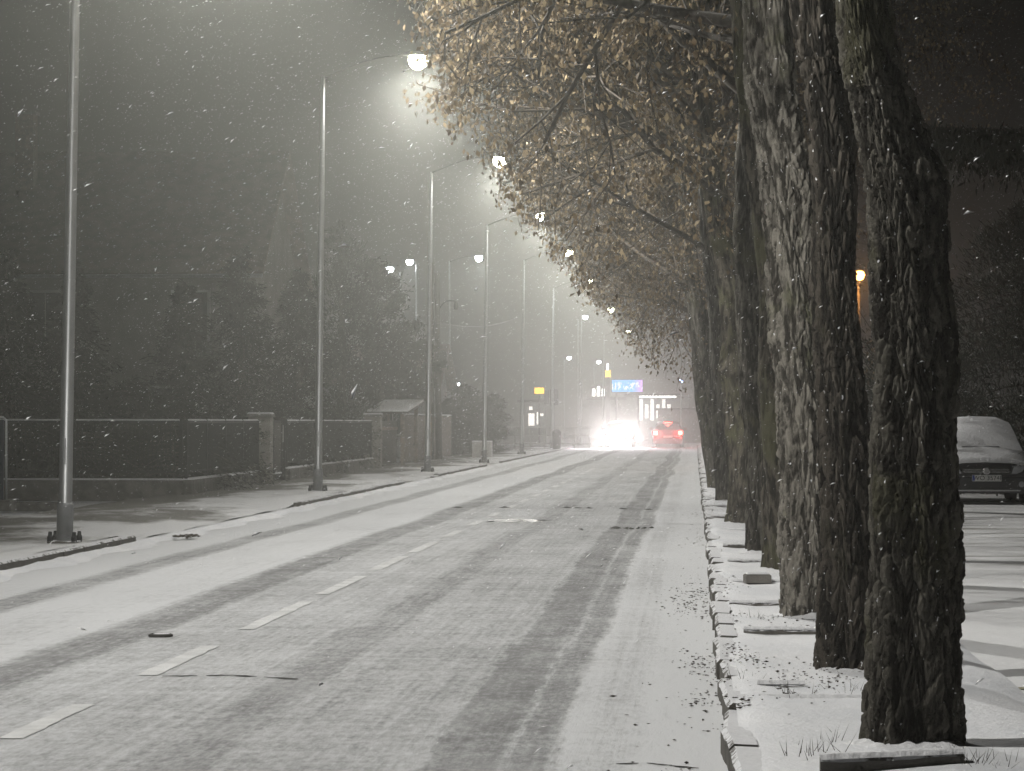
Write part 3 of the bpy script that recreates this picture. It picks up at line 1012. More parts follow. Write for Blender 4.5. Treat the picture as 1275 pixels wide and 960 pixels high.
def limb_set(rnd, z0, z1, n, ln, dep, r=0.05, left=True):
    out = []
    for i in range(n):
        z = z0 + (z1 - z0) * (i + rnd.random()) / n
        ang = rnd.gauss(180, 55) if (left and i % 3) else rnd.uniform(0, 360)
        out.append((z, ang, rnd.uniform(8, 45), ln * rnd.uniform(0.75, 1.2) * (1.0 if z < z0 + 3.5 else 0.8), r * rnd.uniform(0.7, 1.2), dep))
    return out
rnd = random.Random(5)
trees = [
    ('nearest dark mossy trunk, behind the snow-topped edging slab', [(1132, 950, 112), (1136, 800, 102), (1138, 700, 101), (1139, 600, 97), (1139, 480, 92), (1131, 380, 90), (1127, 290, 92), (1113, 200, 82), (1098, 120, 74), (1075, 0, 70)], 12.75, 6.5, 'bark_dark', 240, 520,
     limb_set(rnd, 4.2, 6.4, 5, 3.2, 2, 0.06, False), 11, -1, 0.021, ((2.55, -0.5, 0.12, 0.05), (1.9, 0.3, 0.2, 0.03))),
    ('second trunk from the camera, almost black with snow flecks', [(1058, 854, 80), (1057, 740, 72), (1053, 620, 66), (1046, 480, 60), (1041, 380, 56), (1037, 210, 60), (1023, 83, 58), (1010, 0, 54)], 16.5, 7.2, 'bark_black', 200, 420,
     limb_set(rnd, 4.8, 7.2, 6, 3.4, 2, 0.06), 12, 0, 0.022, ()),
    ('third trunk from the camera, with pale grey furrowed bark', [(1012, 781, 70), (1008, 700, 66), (1004, 600, 64), (998, 480, 62), (991, 380, 62), (981, 250, 62), (966, 150, 64), (956, 0, 66)], 21.2, 8.0, 'bark_grey', 170, 360,
     limb_set(rnd, 5.0, 8.0, 7, 4.0, 3, 0.07), 13, 2, 0.025, ()),
    ('slim mossy trunk just behind the pale furrowed one', [(974, 721, 50), (968, 600, 46), (965, 480, 44), (965, 380, 40), (956, 260, 38), (942, 150, 36), (930, 50, 32)], 27.6, 8.0, 'bark_mossy', 100, 220,
     limb_set(rnd, 4.9, 8.0, 9, 4.2, 3, 0.06), 14, 2, 0.012, ()),
    ('fifth trunk of the row, dark and half hidden by the mossy one', [(952, 697, 46), (948, 600, 43), (941, 480, 41), (935, 380, 39), (930, 300, 35), (934, 200, 32)], 31.4, 8.2, 'bark_dark', 90, 200,
     limb_set(rnd, 4.6, 8.2, 10, 4.3, 3, 0.06), 15, 2, 0.012, ()),
    ('sixth trunk, with a broken stub at head height and a bent top', [(926, 661, 44), (924, 560, 42), (918, 460, 40), (915, 380, 36), (905, 320, 33), (891, 250, 30), (876, 150, 26)], 40.0, 8.4, 'bark_mossy', 80, 170,
     limb_set(rnd, 4.4, 8.4, 12, 4.4, 3, 0.06), 16, 3, 0.012, ((2.2, 3.6, 0.1, 0.08),)),
    ('seventh trunk of the row, narrow sliver behind the sixth', [(908, 630, 28), (903, 540, 28), (897, 440, 26), (890, 360, 24), (884, 300, 22)], 51.5, 8.6, 'bark_dark', 60, 110,
     limb_set(rnd, 3.9, 8.6, 12, 4.5, 3, 0.06), 17, 3, 0.012, ()),
    ('farthest clear trunk, leaning left beside the red car', [(897, 615, 25), (889, 560, 27), (881, 500, 27), (875, 450, 26), (867, 380, 24), (862, 340, 20)], 60.5, 8.6, 'bark_dark', 60, 110,
     limb_set(rnd, 3.4, 8.6, 14, 4.6, 3, 0.06), 18, 3, 0.012, ()),
]
for lab, pix, D, zt, bark, ns, nr, limbs, seed, per, amp, bumps in trees:
    road_tree(lab, pix, D, zt, bark, ns, nr, limbs, seed, per + 1, amp=amp, bumps=bumps)
for i, (D, lab) in enumerate(((72, 'leafy tree behind the leaning trunk, its crown over the road'), (84, 'last but one leafy crown of the tree row'), (97, 'last leafy crown at the far end of the tree row'))):
    x = 865 + 0.75 * 3600 / D
    y0 = 525 + 1.5 * 3600 / D
    road_tree(lab, [(x, y0, 0.38 * 3600 / D), (x - 3, y0 - 60, 0.34 * 3600 / D), (x - 8, y0 - 150, 0.3 * 3600 / D)], D, 8.4, 'bark_dark', 40, 60,
              limb_set(rnd, 3.6, 8.4, 13, 4.4, 3, 0.06), 30 + i, 2, 0.085)

# ------------------------------------------------------------------ conifers, shrubs and other greenery
def conifer(name, label, X, Y, H, W, n, mat='needle', z0=0.0, shape='cone', droop=0.35, size=0.19, group=None, cat='tree', seed=0, trunk_h=0.0):
    t = empty(name, (X, Y, 0))
    g = np.random.default_rng(seed + 100)
    b = MB(); b.tube([(0, 0, 0), (0.03, 0, H * 0.5), (0, 0.02, H * 0.93)], [0.02 * H + 0.03, 0.012 * H + 0.02, 0.01], 8)
    b.build('trunk', 'twig', t, True)
    nb = max(30, n // 55)
    segs = []; tips = []
    for i in range(nb):
        u = (i + g.random()) / nb
        z = z0 + trunk_h + (H - z0 - trunk_h) * u ** 0.85 * 0.97
        if shape == 'cone':
            r = W * 0.5 * (1 - u) ** 0.8 * g.uniform(0.7, 1.12) + 0.06
        elif shape == 'column':
            r = W * 0.5 * (1 - u ** 3.2) ** 0.7 * g.uniform(0.75, 1.08) + 0.04
        else:
            r = W * 0.5 * math.sqrt(max(0.05, 1 - (2 * u - 0.85) ** 2 / 1.4)) * g.uniform(0.65, 1.15)
        a = g.uniform(0, 2 * math.pi)
        p = np.array([0, 0, z]); dirv = np.array([math.cos(a), math.sin(a), 0])
        k = 5; prev = p
        for s in range(1, k + 1):
            q = p + dirv * r * s / k + np.array([0, 0, -droop * r * (s / k) ** 2 + 0.10 * r * s / k])
            segs.append((*prev, *q, 0.025 * (1 - s / k * 0.7), 0.025 * (1 - (s + 0.5) / k * 0.65)))
            prev = q
            tips.append((*q, *dirv, r * (0.35 + 0.15 * (1 - s / k))))
    v, f = segs_mesh(np.array(segs), 3)
    fast_mesh('branch', v, f, 'twig', t)['kind'] = 'stuff'
    T = np.array(tips)
    per = max(1, int(n * 3.4) // len(T))
    T = np.repeat(T, per, 0); m_ = len(T)
    spread = np.minimum(T[:, 6:7], 0.38)
    c = T[:, :3] + g.normal(0, 0.55, (m_, 3)) * spread * np.array([1, 1, 0.55])
    ax = T[:, 3:6] * 0.9 + g.normal(0, 0.55, (m_, 3)); ax[:, 2] -= droop * 1.3
    if shape == 'column':
        ax[:, 2] += 1.6
    ax /= np.linalg.norm(ax, axis=1, keepdims=True)
    sd = np.cross(ax, g.normal(0, 1, (m_, 3))); sd /= np.linalg.norm(sd, axis=1, keepdims=True) + 1e-9
    s = g.uniform(size * 0.5, size * 1.2, m_)[:, None]; w = s * g.uniform(0.055, 0.11, (m_, 1))
    V = np.stack([c, c + ax * s * 0.55 + sd * w, c + ax * s, c + ax * s * 0.45 - sd * w], 1).reshape(-1, 3)
    V[:, 2] = np.maximum(V[:, 2], 0.02)
    fast_mesh('crown', V, (np.arange(m_) * 4)[:, None] + np.array([[0, 1, 2, 3]]), mat, t)
    tag(t, label, cat, group)
    return t

def px_conifer(xc, ytop, D, wpx, lab, n=5200, **kw):
    p = atD(xc, ytop, D)
    return conifer('conifer_tree', lab, p.x, D, p.z, wpx / FPX * D, n, group='dark evergreens in front of the house', seed=int(xc) + 3, **kw)
px_conifer(8, 305, 63, 170, 'broad dark spruce at the left edge behind the blue board')
px_conifer(92, 322, 66, 130, 'dark spruce behind the nearest lamp post')
px_conifer(232, 345, 67, 130, 'low dark spruce behind the fence corner, right of the pale wall')
px_conifer(300, 300, 76, 150, 'tall dark spruce behind the square gate pillar')
px_conifer(372, 330, 79, 130, 'dark spruce just left of the second lamp post')
px_conifer(425, 268, 93, 100, 'tall narrow evergreen between the second lamp and the pine', shape='column')
px_conifer(160, 470, 62, 110, 'squat dark evergreen below the pale house wall', n=3500, shape='round')
for i, (px, D, h, w) in enumerate(((250, 58.5, 1.5, 3.0), (300, 63, 1.7, 3.2), (372, 72, 1.9, 3.0), (405, 78, 1.8, 3.0), (440, 85, 1.9, 3.0), (90, 58, 1.4, 4.4), (20, 57.5, 1.5, 3.8))):
    p = atD(px, 540, D)
    conifer('evergreen_shrub', ['low dark shrub behind the fence corner', 'dark shrub close behind the gate pillar', 'dark shrub behind the wicket gate', 'dark shrub behind the fence by the second lamp', 'dark shrub before the second fence pillar', 'wide dark shrub behind the low wall by the first lamp', 'dark shrub behind the blue board'][i],
            min(p.x, XF - 0.9), D, h, w, 2600, 'thuja', shape='round', group='shrubs behind the fence', cat='shrub', seed=i + 40, size=0.13)
# loose pine right of the evergreens
def pine(label, tufts, D, base_px, seed):
    g = random.Random(seed)
    p0 = atD(base_px, 570, D)
    t = empty('pine_tree', (p0.x, D, 0))
    b = MB()
    top = atD(tufts[0][0], tufts[0][1], D)
    lx, lz = top.x - p0.x, top.z
    b.tube([(0, 0, 0), (lx * 0.2, 0, lz * 0.35), (lx * 0.6, 0.1, lz * 0.7), (lx, 0, lz)], [0.16, 0.13, 0.08, 0.03], 8)
    b.build('trunk', 'twig', t, True)
    V = []; 
    for (x, y, r) in tufts:
        q = atD(x, y, D + g.uniform(-1, 1)); cx, cy_, cz = q.x - p0.x, g.uniform(-0.9, 0.9), q.z
        s = min(max(0.15, (cz - 0.4) / lz), 0.95)
        tx = np.interp(s, [0, .35, .7, 1], [0, lx * .2, lx * .6, lx])
        b = MB(); b.tube([(tx, 0.05, s * lz * 0.92), ((tx + cx) / 2, cy_ / 2, cz - 0.15), (cx, cy_, cz)], [0.045, 0.03, 0.012], 5)
        b.build('branch', 'twig', t)
        rr = r / FPX * D
        n = int(900 * (rr / 0.6) ** 1.5)
        c = np.array([cx, cy_, cz]) + rng.normal(0, 1, (n, 3)) * np.array([rr * .55, rr * .55, rr * .36])
        ax = rng.normal(0, 1, (n, 3)); ax /= np.linalg.norm(ax, axis=1, keepdims=True)
        sd = np.cross(ax, rng.normal(0, 1, (n, 3))); sd /= np.linalg.norm(sd, axis=1, keepdims=True)
        s_ = rng.uniform(0.10, 0.26, (n, 1))
        V.append(np.stack([c - ax * s_ * .5, c + sd * s_ * 0.16, c + ax * s_ * .5, c - sd * s_ * .16], 1).reshape(-1, 3))
    V = np.concatenate(V)
    fast_mesh('crown', V, (np.arange(len(V) // 4) * 4)[:, None] + np.array([[0, 1, 2, 3]]), 'thuja', t)
    tag(t, label, 'tree')
pine('loose grey-green pine with tufted branches right of the evergreens', [(462, 335, 18), (478, 352, 20), (455, 375, 22), (478, 383, 16), (495, 372, 11), (470, 420, 24), (498, 415, 20), (515, 408, 12), (485, 440, 26), (515, 438, 20), (528, 432, 9), (462, 460, 28), (500, 465, 24), (522, 470, 18), (475, 490, 26), (510, 488, 20), (540, 455, 10)], 104, 478, 3)
# rounded thujas beyond the plank fence
for i, (x, yt, w, D, lab) in enumerate(((577, 482, 52, 124, 'large rounded evergreen shrub behind the fourth lamp post, left of two'), (612, 493, 34, 128, 'smaller rounded evergreen shrub right of the fourth lamp post'), (558, 500, 30, 121, 'low rounded evergreen shrub at the end of the plank fence'))):
    p = atD(x, yt, D)
    conifer('rounded_shrub', lab, p.x, D, p.z + 0.1, w / FPX * D, 4200, 'thuja', shape='round', group='rounded shrubs past the plank fence', cat='shrub', seed=60 + i, size=0.2, droop=0.1)
# spruce on the right, its bough hanging over the parked car
t = conifer('spruce_tree', 'big dark spruce on the right, one bough drooping over the parked car', 9.6, 47, 13.2, 8.0, 14000, 'needle_dark', z0=1.6, droop=0.45, size=0.17, seed=77)
V = []; bs = []
p0 = np.array([-0.2, 0, 6.6])
tip = atD(1152, 158, 46.0); tip = np.array([tip.x - 9.6, -1.0, tip.z])
path = [p0, np.array([-2.2, -0.6, 6.3]), np.array([-4.2, -1.0, 6.1]), tip]
P = smooth_path(path, 26)
for i in range(25):
    bs.append((*P[i], *P[i + 1], 0.07 * (1 - i / 28), 0.07 * (1 - (i + 1) / 28)))
for i, q in enumerate(P):
    n = 520; L = 0.95 * (1 - 0.65 * (i / 25)) + 0.12
    c = q + rng.normal(0, 1, (n, 3)) * np.array([0.12, 0.25, 0.05]) - np.stack([np.zeros(n), np.zeros(n), np.abs(rng.normal(0, 0.5, n)) * L], 1)
    ax = rng.normal(0, 0.45, (n, 3)); ax[:, 2] -= 1.2; ax /= np.linalg.norm(ax, axis=1, keepdims=True)
    sd = np.cross(ax, rng.normal(0, 1, (n, 3))); sd /= np.linalg.norm(sd, axis=1, keepdims=True)
    s_ = rng.uniform(0.08, 0.20, (n, 1))
    V.append(np.stack([c, c + ax * s_ * .5 + sd * s_ * 0.11, c + ax * s_, c + ax * s_ * .5 - sd * s_ * .11], 1).reshape(-1, 3))
v, f = segs_mesh(np.array(bs), 6)
bo = fast_mesh('bough', v, f, 'twig', t)
V = np.concatenate(V)
fast_mesh('bough_needles', V, (np.arange(len(V) // 4) * 4)[:, None] + np.array([[0, 1, 2, 3]]), 'needle_dark', bo)
for i, (X, Y, H, W, lab) in enumerate(((7.0, 60, 6.2, 4.6, 'dark evergreen rising straight behind the parked car'), (11.0, 58, 5.8, 5.0, 'dark evergreen behind the parked car at the right edge'), (5.0, 66, 4.2, 3.0, 'lower dark evergreen behind the car, close to the nearest trunk'))):
    conifer('yard_evergreen', lab, X, Y, H, W, 9000, 'needle_dark', shape='column', group='evergreens behind the parked car', seed=80 + i, size=0.17)

# ------------------------------------------------------------------ house on the left
def gable_house(name, label, X0, X1, Y0, Y1, eave, ridge, wall, roof, windows=(), ov=0.45):
    t = empty(name, ((X0 + X1) / 2, Y0, 0))
    cx = (X0 + X1) / 2; hw = (X1 - X0) / 2; L = Y1 - Y0
    b = MB()
    v = [(-hw, 0, 0), (hw, 0, 0), (hw, L, 0), (-hw, L, 0), (-hw, 0, eave), (hw, 0, eave), (hw, L, eave), (-hw, L, eave), (-hw, L / 2, ridge), (hw, L / 2, ridge)]
    b.add(v, [(0, 1, 5, 4), (2, 3, 7, 6), (1, 2, 6, 9, 5), (3, 0, 4, 8, 7), (0, 3, 2, 1)])
    b.build('wall', wall, t)
    sl = (ridge - eave) / (L / 2)
    b = MB(); x0, x1 = -hw - ov, hw + ov
    ze = eave - ov * sl
    for sgn in (0, 1):
        ya, yb = (-ov, L / 2) if sgn == 0 else (L + ov, L / 2)
        vv = [(x0, ya, ze + 0.03), (x1, ya, ze + 0.03), (x1, yb, ridge + 0.03), (x0, yb, ridge + 0.03), (x0, ya, ze + 0.17), (x1, ya, ze + 0.17), (x1, yb, ridge + 0.17), (x0, yb, ridge + 0.17)]
        ff = [(0, 1, 2, 3), (7, 6, 5, 4), (0, 4, 5, 1), (1, 5, 6, 2), (3, 7, 4, 0)]
        b.add(vv, ff)
    rf = b.build('roof', roof, t)
    b = MB(); b.tube([(x0, -ov - 0.06, ze + 0.08), (x1, -ov - 0.06, ze + 0.08)], 0.06, 6); b.build('gutter', 'steel_dull', rf)
    b = MB(); b.tube([(hw - 0.15, -0.08, 0.1), (hw - 0.15, -0.08, eave)], 0.045, 6); b.build('downpipe', 'steel_dull', t)
    for (wx, wz, w, h) in windows:
        b = MB(); b.box(wx - w / 2 - .07, wx + w / 2 + .07, -0.05, 0.02, wz - h / 2 - .07, wz + h / 2 + .07)
        fr = b.build('window', 'rail_pale', t)
        for s in (-1, 1):
            b = MB(); b.box(wx + (s - 1) * w / 4 + 0.02, wx + (s + 1) * w / 4 - 0.02, -0.056, -0.03, wz - h / 2, wz + h / 2)
            b.build('pane', 'glass', fr)
        b = MB(); b.box(wx - w / 2 - .12, wx + w / 2 + .12, -0.15, -0.051, wz - h / 2 - .12, wz - h / 2 - .075); b.build('sill', 'concrete', fr)
    tag(t, label, 'house')
    return t, rf
h1, rf = gable_house('house', 'dark gabled house with a chimney behind the evergreens on the left', -22.5, -12.7, 82, 92, 5.9, 9.55, 'plaster', 'roof',
                     ((-3.6, 1.7, 1.3, 1.5), (-1.2, 1.7, 1.3, 1.5), (2.7, 1.7, 1.3, 1.5), (-3.6, 4.5, 1.3, 1.4), (-1.0, 4.5, 1.3, 1.4), (3.2, 4.5, 1.0, 1.4)))
p = atD(33, 150, 85.5)
b = MB(); b.box(p.x + 17.6 - .27, p.x + 17.6 + .27, 3.2, 3.8, 7.5, p.z + 0.16); ch = b.build('chimney', 'brick', rf)
b = MB(); b.box(p.x + 17.6 - .33, p.x + 17.6 + .33, 3.14, 3.86, p.z + 0.163, p.z + 0.26); b.build('chimney_cap', 'concrete', rf)
h2, _ = gable_house('house', 'pale low house wall glimpsed behind the small gate roof', -15.5, -10.8, 118, 126, 3.0, 4.6, 'plaster_grey', 'roof', ((0.8, 1.6, 1.0, 1.2),))

# ------------------------------------------------------------------ front fence with pillars, wicket, gate
def fence(label, x0, y0, x1, y1, posts, top=1.52, plinth=0.30):
    t = empty('garden_fence', (x0, y0, 0))
    d = Vector((x1 - x0, y1 - y0, 0)); L = d.length; d.normalize()
    t.rotation_euler = (0, 0, math.atan2(d.y, d.x))
    z0 = 0.08
    b = MB(); b.cbox(0, L, -0.11, 0.11, -0.05, z0 + plinth, 0.02); pl = b.build('plinth', 'concrete', t)
    b = MB(); b.cbox(0, L, -0.09, 0.09, z0 + plinth + 0.001, z0 + plinth + 0.035, 0.03); b.build('snow_strip', 'snow_cap', pl)
    n = posts
    for i in range(n + 1):
        x = L * i / n
        if i in (0, n):
            x = min(max(x, 0.05), L - 0.05)
        b = MB(); b.cbox(x - .03, x + .03, -.03, .03, z0 + plinth, top + .03, .01); b.build('post', 'fence_green', t)
    for i in range(n):
        a, c = L * i / n + 0.035, L * (i + 1) / n - 0.035
        b = MB(); b.box(a, c, -.02, .02, top - .05, top); r_ = b.build('rail', 'fence_green', t)
        b = MB(); b.cbox(a, c, -.026, .026, top + 0.001, top + .03, .02); b.build('snow_strip', 'snow_cap', r_)
        b = MB(); b.box(a, c, -.02, .02, z0 + plinth + .14, z0 + plinth + .18); b.build('rail', 'fence_green', t)
        b = MB(); x = a + 0.05
        while x < c:
            b.box(x, x + 0.014, -.008, .008, z0 + plinth + .18, top - .05); x += 0.085
        o = b.build('bars', 'fence_green', t); o['kind'] = 'stuff'
    tag(t, label, 'fence')
    return t
fence('dark bar fence on the low concrete wall beside the pavement, left of the square pillar', XF, 55.0, XF, 64.2, 4)
fence('dark bar fence on a low wall running back from the pavement corner', XF, 54.8, XF - 8.5, 54.8, 4)
fence('dark bar fence between the two square pillars, past the wicket', XF, 68.6, XF, 86.8, 8)
def pillar(Y, label, h=1.72, w=0.50):
    t = empty('gate_pillar', (XF, Y, 0.05))
    z = 0.0
    for i in range(4):
        b = MB(); hh = h / 4
        b.cbox(-w / 2 + random.uniform(-.006, .006), w / 2 + random.uniform(-.006, .006), -w / 2, w / 2, z + 0.006, z + hh, .015)
        b.build('block', 'pillar', t); z += hh
    b = MB(); b.cbox(-w / 2 - .04, w / 2 + .04, -w / 2 - .04, w / 2 + .04, z + 0.002, z + .07, .02); cp = b.build('cap', 'concrete', t)
    b = MB(); b.cbox(-w / 2 - .02, w / 2 + .02, -w / 2 - .02, w / 2 + .02, z + .071, z + .11, .03); b.build('snow_cap', 'snow_cap', cp)
    tag(t, label, 'pillar', 'square gate pillars')
pillar(64.6, 'square pale concrete gate pillar left of the second lamp post', 1.55)
pillar(87.4, 'square concrete gate pillar right of the second lamp post', 1.60)
# wicket gate
t = empty('wicket_gate', (XF, 65.1, 0.08))
for yv in (0.05, 1.35, 2.7, 3.2):
    b = MB(); b.cbox(-.035, .035, yv - .035, yv + .035, 0, 1.5, .01); b.build('post', 'fence_green', t)
for (a, c) in ((0.1, 1.3), (1.4, 2.65)):
    b = MB(); b.box(-.02, .02, a, c, 1.4, 1.45); b.build('rail', 'fence_green', t)
    b = MB(); b.box(-.02, .02, a, c, .15, .2); r_ = b.build('rail', 'fence_green', t)
    b = MB(); b.cbox(-.03, .03, a, c, .201, .24, .02); b.build('snow_strip', 'snow_cap', r_)
    n = 7
    for i in range(n):
        y0 = a + (c - a) * i / n
        b = MB(); b.box(-.012, .012, y0 + .01, y0 + (c - a) / n - .012, .21, 1.39); b.build('plank', 'wood_dark', t)
b = MB(); b.cbox(-.05, .0, 2.95, 3.15, .95, 1.35, .02); b.build('letter_box', 'rail_pale', t)
tag(t, 'dark plank wicket gate with a pale letter box right of the square pillar', 'gate')
# roofed gateway
t = empty('roofed_gateway', (XF, 88.6, 0.08))
for yv in (4.3, 8.7):
    for xv in (-0.6, 0.35):
        b = MB(); b.cbox(xv - .06, xv + .06, yv - .06, yv + .06, 0, 1.66 + .068 * (yv - 4.3), .01); b.build('post', 'wood', t)
b = MB()
b.add([(-.78, 3.9, 1.74), (.58, 3.9, 1.74), (.58, 9.2, 2.10), (-.78, 9.2, 2.10), (-.78, 3.9, 1.67), (.58, 3.9, 1.67), (.58, 9.2, 2.03), (-.78, 9.2, 2.03)], [(0, 1, 2, 3), (7, 6, 5, 4), (0, 4, 5, 1), (1, 5, 6, 2), (2, 6, 7, 3), (3, 7, 4, 0)])
rf = b.build('roof', 'wood_dark', t)
b = MB()
b.add([(-.76, 3.88, 1.80), (.56, 3.88, 1.80), (.56, 9.18, 2.17), (-.76, 9.18, 2.17), (-.76, 3.88, 1.745), (.56, 3.88, 1.745), (.56, 9.18, 2.105), (-.76, 9.18, 2.105)], [(0, 1, 2, 3), (7, 6, 5, 4), (0, 4, 5, 1), (1, 5, 6, 2), (2, 6, 7, 3), (3, 7, 4, 0)])
b.build('snow_cap', 'snow_cap', rf)
for i in range(16):
    y0 = 0.3 + i * 0.33
    b = MB(); b.box(-.02, .02, y0, y0 + .30, .08, 1.45 + random.uniform(-.02, .02)); b.build('plank', 'wood_dark', t)
b = MB(); b.box(.022, .06, 0.3, 5.5, 1.15, 1.25); b.build('rail', 'wood', t)
tag(t, 'plank gateway under a small snow-covered lean-to roof', 'gate')
# plank fence
t = empty('plank_fence', (XF, 97.0, 0.08))
for i in range(58):
    y0 = i * 0.32
    b = MB(); b.box(-.015 + random.uniform(-.008, .008), .015, y0, y0 + .28, .06, 1.62 + random.uniform(-.03, .03)); b.build('plank', 'wood', t)
for z in (0.4, 1.3):
    b = MB(); b.box(-.06, -.024, 0, 18.5, z, z + .09); b.build('rail', 'wood_dark', t)
for i in range(5):
    b = MB(); b.cbox(-.15, -.062, i * 4.6, i * 4.6 + .1, 0, 1.7, .01); b.build('post', 'wood', t)
b = MB(); b.cbox(-.06, .03, 0, 18.5, 1.66, 1.70, .02); b.build('snow_strip', 'snow_cap', t)
tag(t, 'weathered upright plank fence right of the small roofed gateway', 'fence')
# pale low cabinet by the fourth lamp
p = atZ(600, 570, 0.1)
t = empty('utility_cabinet', (p.x, p.y, 0.1))
b = MB(); b.cbox(-.38, .38, 0, .4, 0, .62, .02); b.build('body', 'rail_pale', t)
b = MB(); b.box(-.35, -.01, -.014, -.002, .06, .56); b.build('door', 'rail_pale', t)
b = MB(); b.box(.01, .35, -.014, -.002, .06, .56); b.build('door', 'rail_pale', t)
b = MB(); b.cbox(-.39, .39, -.01, .41, .621, .66, .03); b.build('snow_cap', 'snow_cap', t)
tag(t, 'pale low utility cabinet capped with snow beside the fourth lamp post', 'cabinet')

# blue board at the left edge
p = atZ(6, 634, 0.11)
t = empty('notice_board', (p.x, p.y, 0.1))
b = MB(); b.tube([(0.02, 0, 0.1), (0.02, 0, 1.42), (-0.03, 0, 1.47), (-1.4, 0, 1.47), (-1.45, 0, 1.42), (-1.45, 0, 0.1)], 0.022, 8); b.build('frame', 'steel', t, True)
b = MB(); b.box(-1.41, -0.02, -.012, .012, .14, 1.43); b.build('panel', 'blue_panel', t)
for x in (0.0, -1.43):
    b = MB(); b.cbox(x - .14, x + .14, -.2, .2, -.02, .16, .02); b.build('foot', 'concrete_dark', t)
tag(t, 'blue notice board in a bent steel tube frame at the left edge', 'notice board')
# low kerb of the front bed at far left
b = MB(); b.cbox(-19, -10.4, 47.6, 47.8, 0, 0.16, .02)
o = b.build('bed_kerb', 'concrete_dark'); tag(o, 'dark low kerb crossing the snowy forecourt at far left', 'kerb')

# wooden utility pole with an old lamp, a box and a cable
p = atD(541, 560, 107)
t = empty('utility_pole', (p.x, 107, 0.1))
ztop = atD(541, 327, 107).z - 0.1
b = MB(); b.tube([(-0.14, 0, 0), (-0.10, 0, ztop)], [0.13, 0.085], 8); b.build('post', 'wood_dark', t, True)
b = MB(); b.tube([(0.16, 0, 0), (0.10, 0, ztop - .4)], [0.13, 0.09], 8); b.build('post', 'wood_dark', t, True)
b = MB(); b.tube([(-.2, 0, ztop - .8), (.2, 0, ztop - .8)], 0.04, 6); b.build('tie', 'dark_metal', t)
za = atD(541, 388, 107).z - .1; zt = atD(541, 375, 107).z - .1
b = MB(); b.tube([(.12, 0, za), (.25, 0, za + .22), (.42, 0, zt), (.62, 0, zt + .02), (.80, 0, zt)], .025, 6); b.build('arm', 'dark_metal', t, True)
b = MB(); b.lathe([(.03, .0), (.07, -.05), (.10, -.25), (.07, -.32), (0, -.33)], (.80, 0, zt + .01), 10); b.build('lamp_shade', 'dark_metal', t, True)
zb = atD(541, 458, 107).z - .1
b = MB(); b.cbox(.20, .46, -.15, .15, zb, zb + .6, .03); b.build('junction_box', 'dark_metal', t)
tag(t, 'twin-legged wooden utility pole with an unlit hanging lamp, by the third lamp post', 'utility pole')
zc = atD(541, 402, 107).z
b = MB(); p2 = Vector((-7.5, 122.9, zc + 0.75))
pts = []
for i in range(13):
    s = i / 12
    pts.append((p.x + .15 + (p2.x - p.x - .15) * s, 107 + (p2.y - 107) * s, zc + (p2.z - zc) * s - .25 * math.sin(math.pi * s)))
b.tube(pts, .008, 4); o = b.build('overhead_cable', 'dark_metal')
tag(o, 'thin overhead cable strung from the utility pole to a lamp post', 'cable')

# ------------------------------------------------------------------ cars
def station_lerp(st, sub):
    out = []
    a = np.array(st, float); n = len(a)
    for i in range(n - 1):
        for k in range(sub):
            s = k / sub
            p0, p1, p2, p3 = a[max(i - 1, 0)], a[i], a[i + 1], a[min(i + 2, n - 1)]
            q = p1 + (p2 - p1) * s
            h = 0.5 * ((2 * p1) + (-p0 + p2) * s + (2 * p0 - 5 * p1 + 4 * p2 - p3) * s ** 2 + (-p0 + 3 * p1 - 3 * p2 + p3) * s ** 3)
            r_ = 0.45 * q + 0.55 * h
            r_[0] = q[0]
            out.append((i, r_))
    out.append((n - 2, a[-1]))
    return out

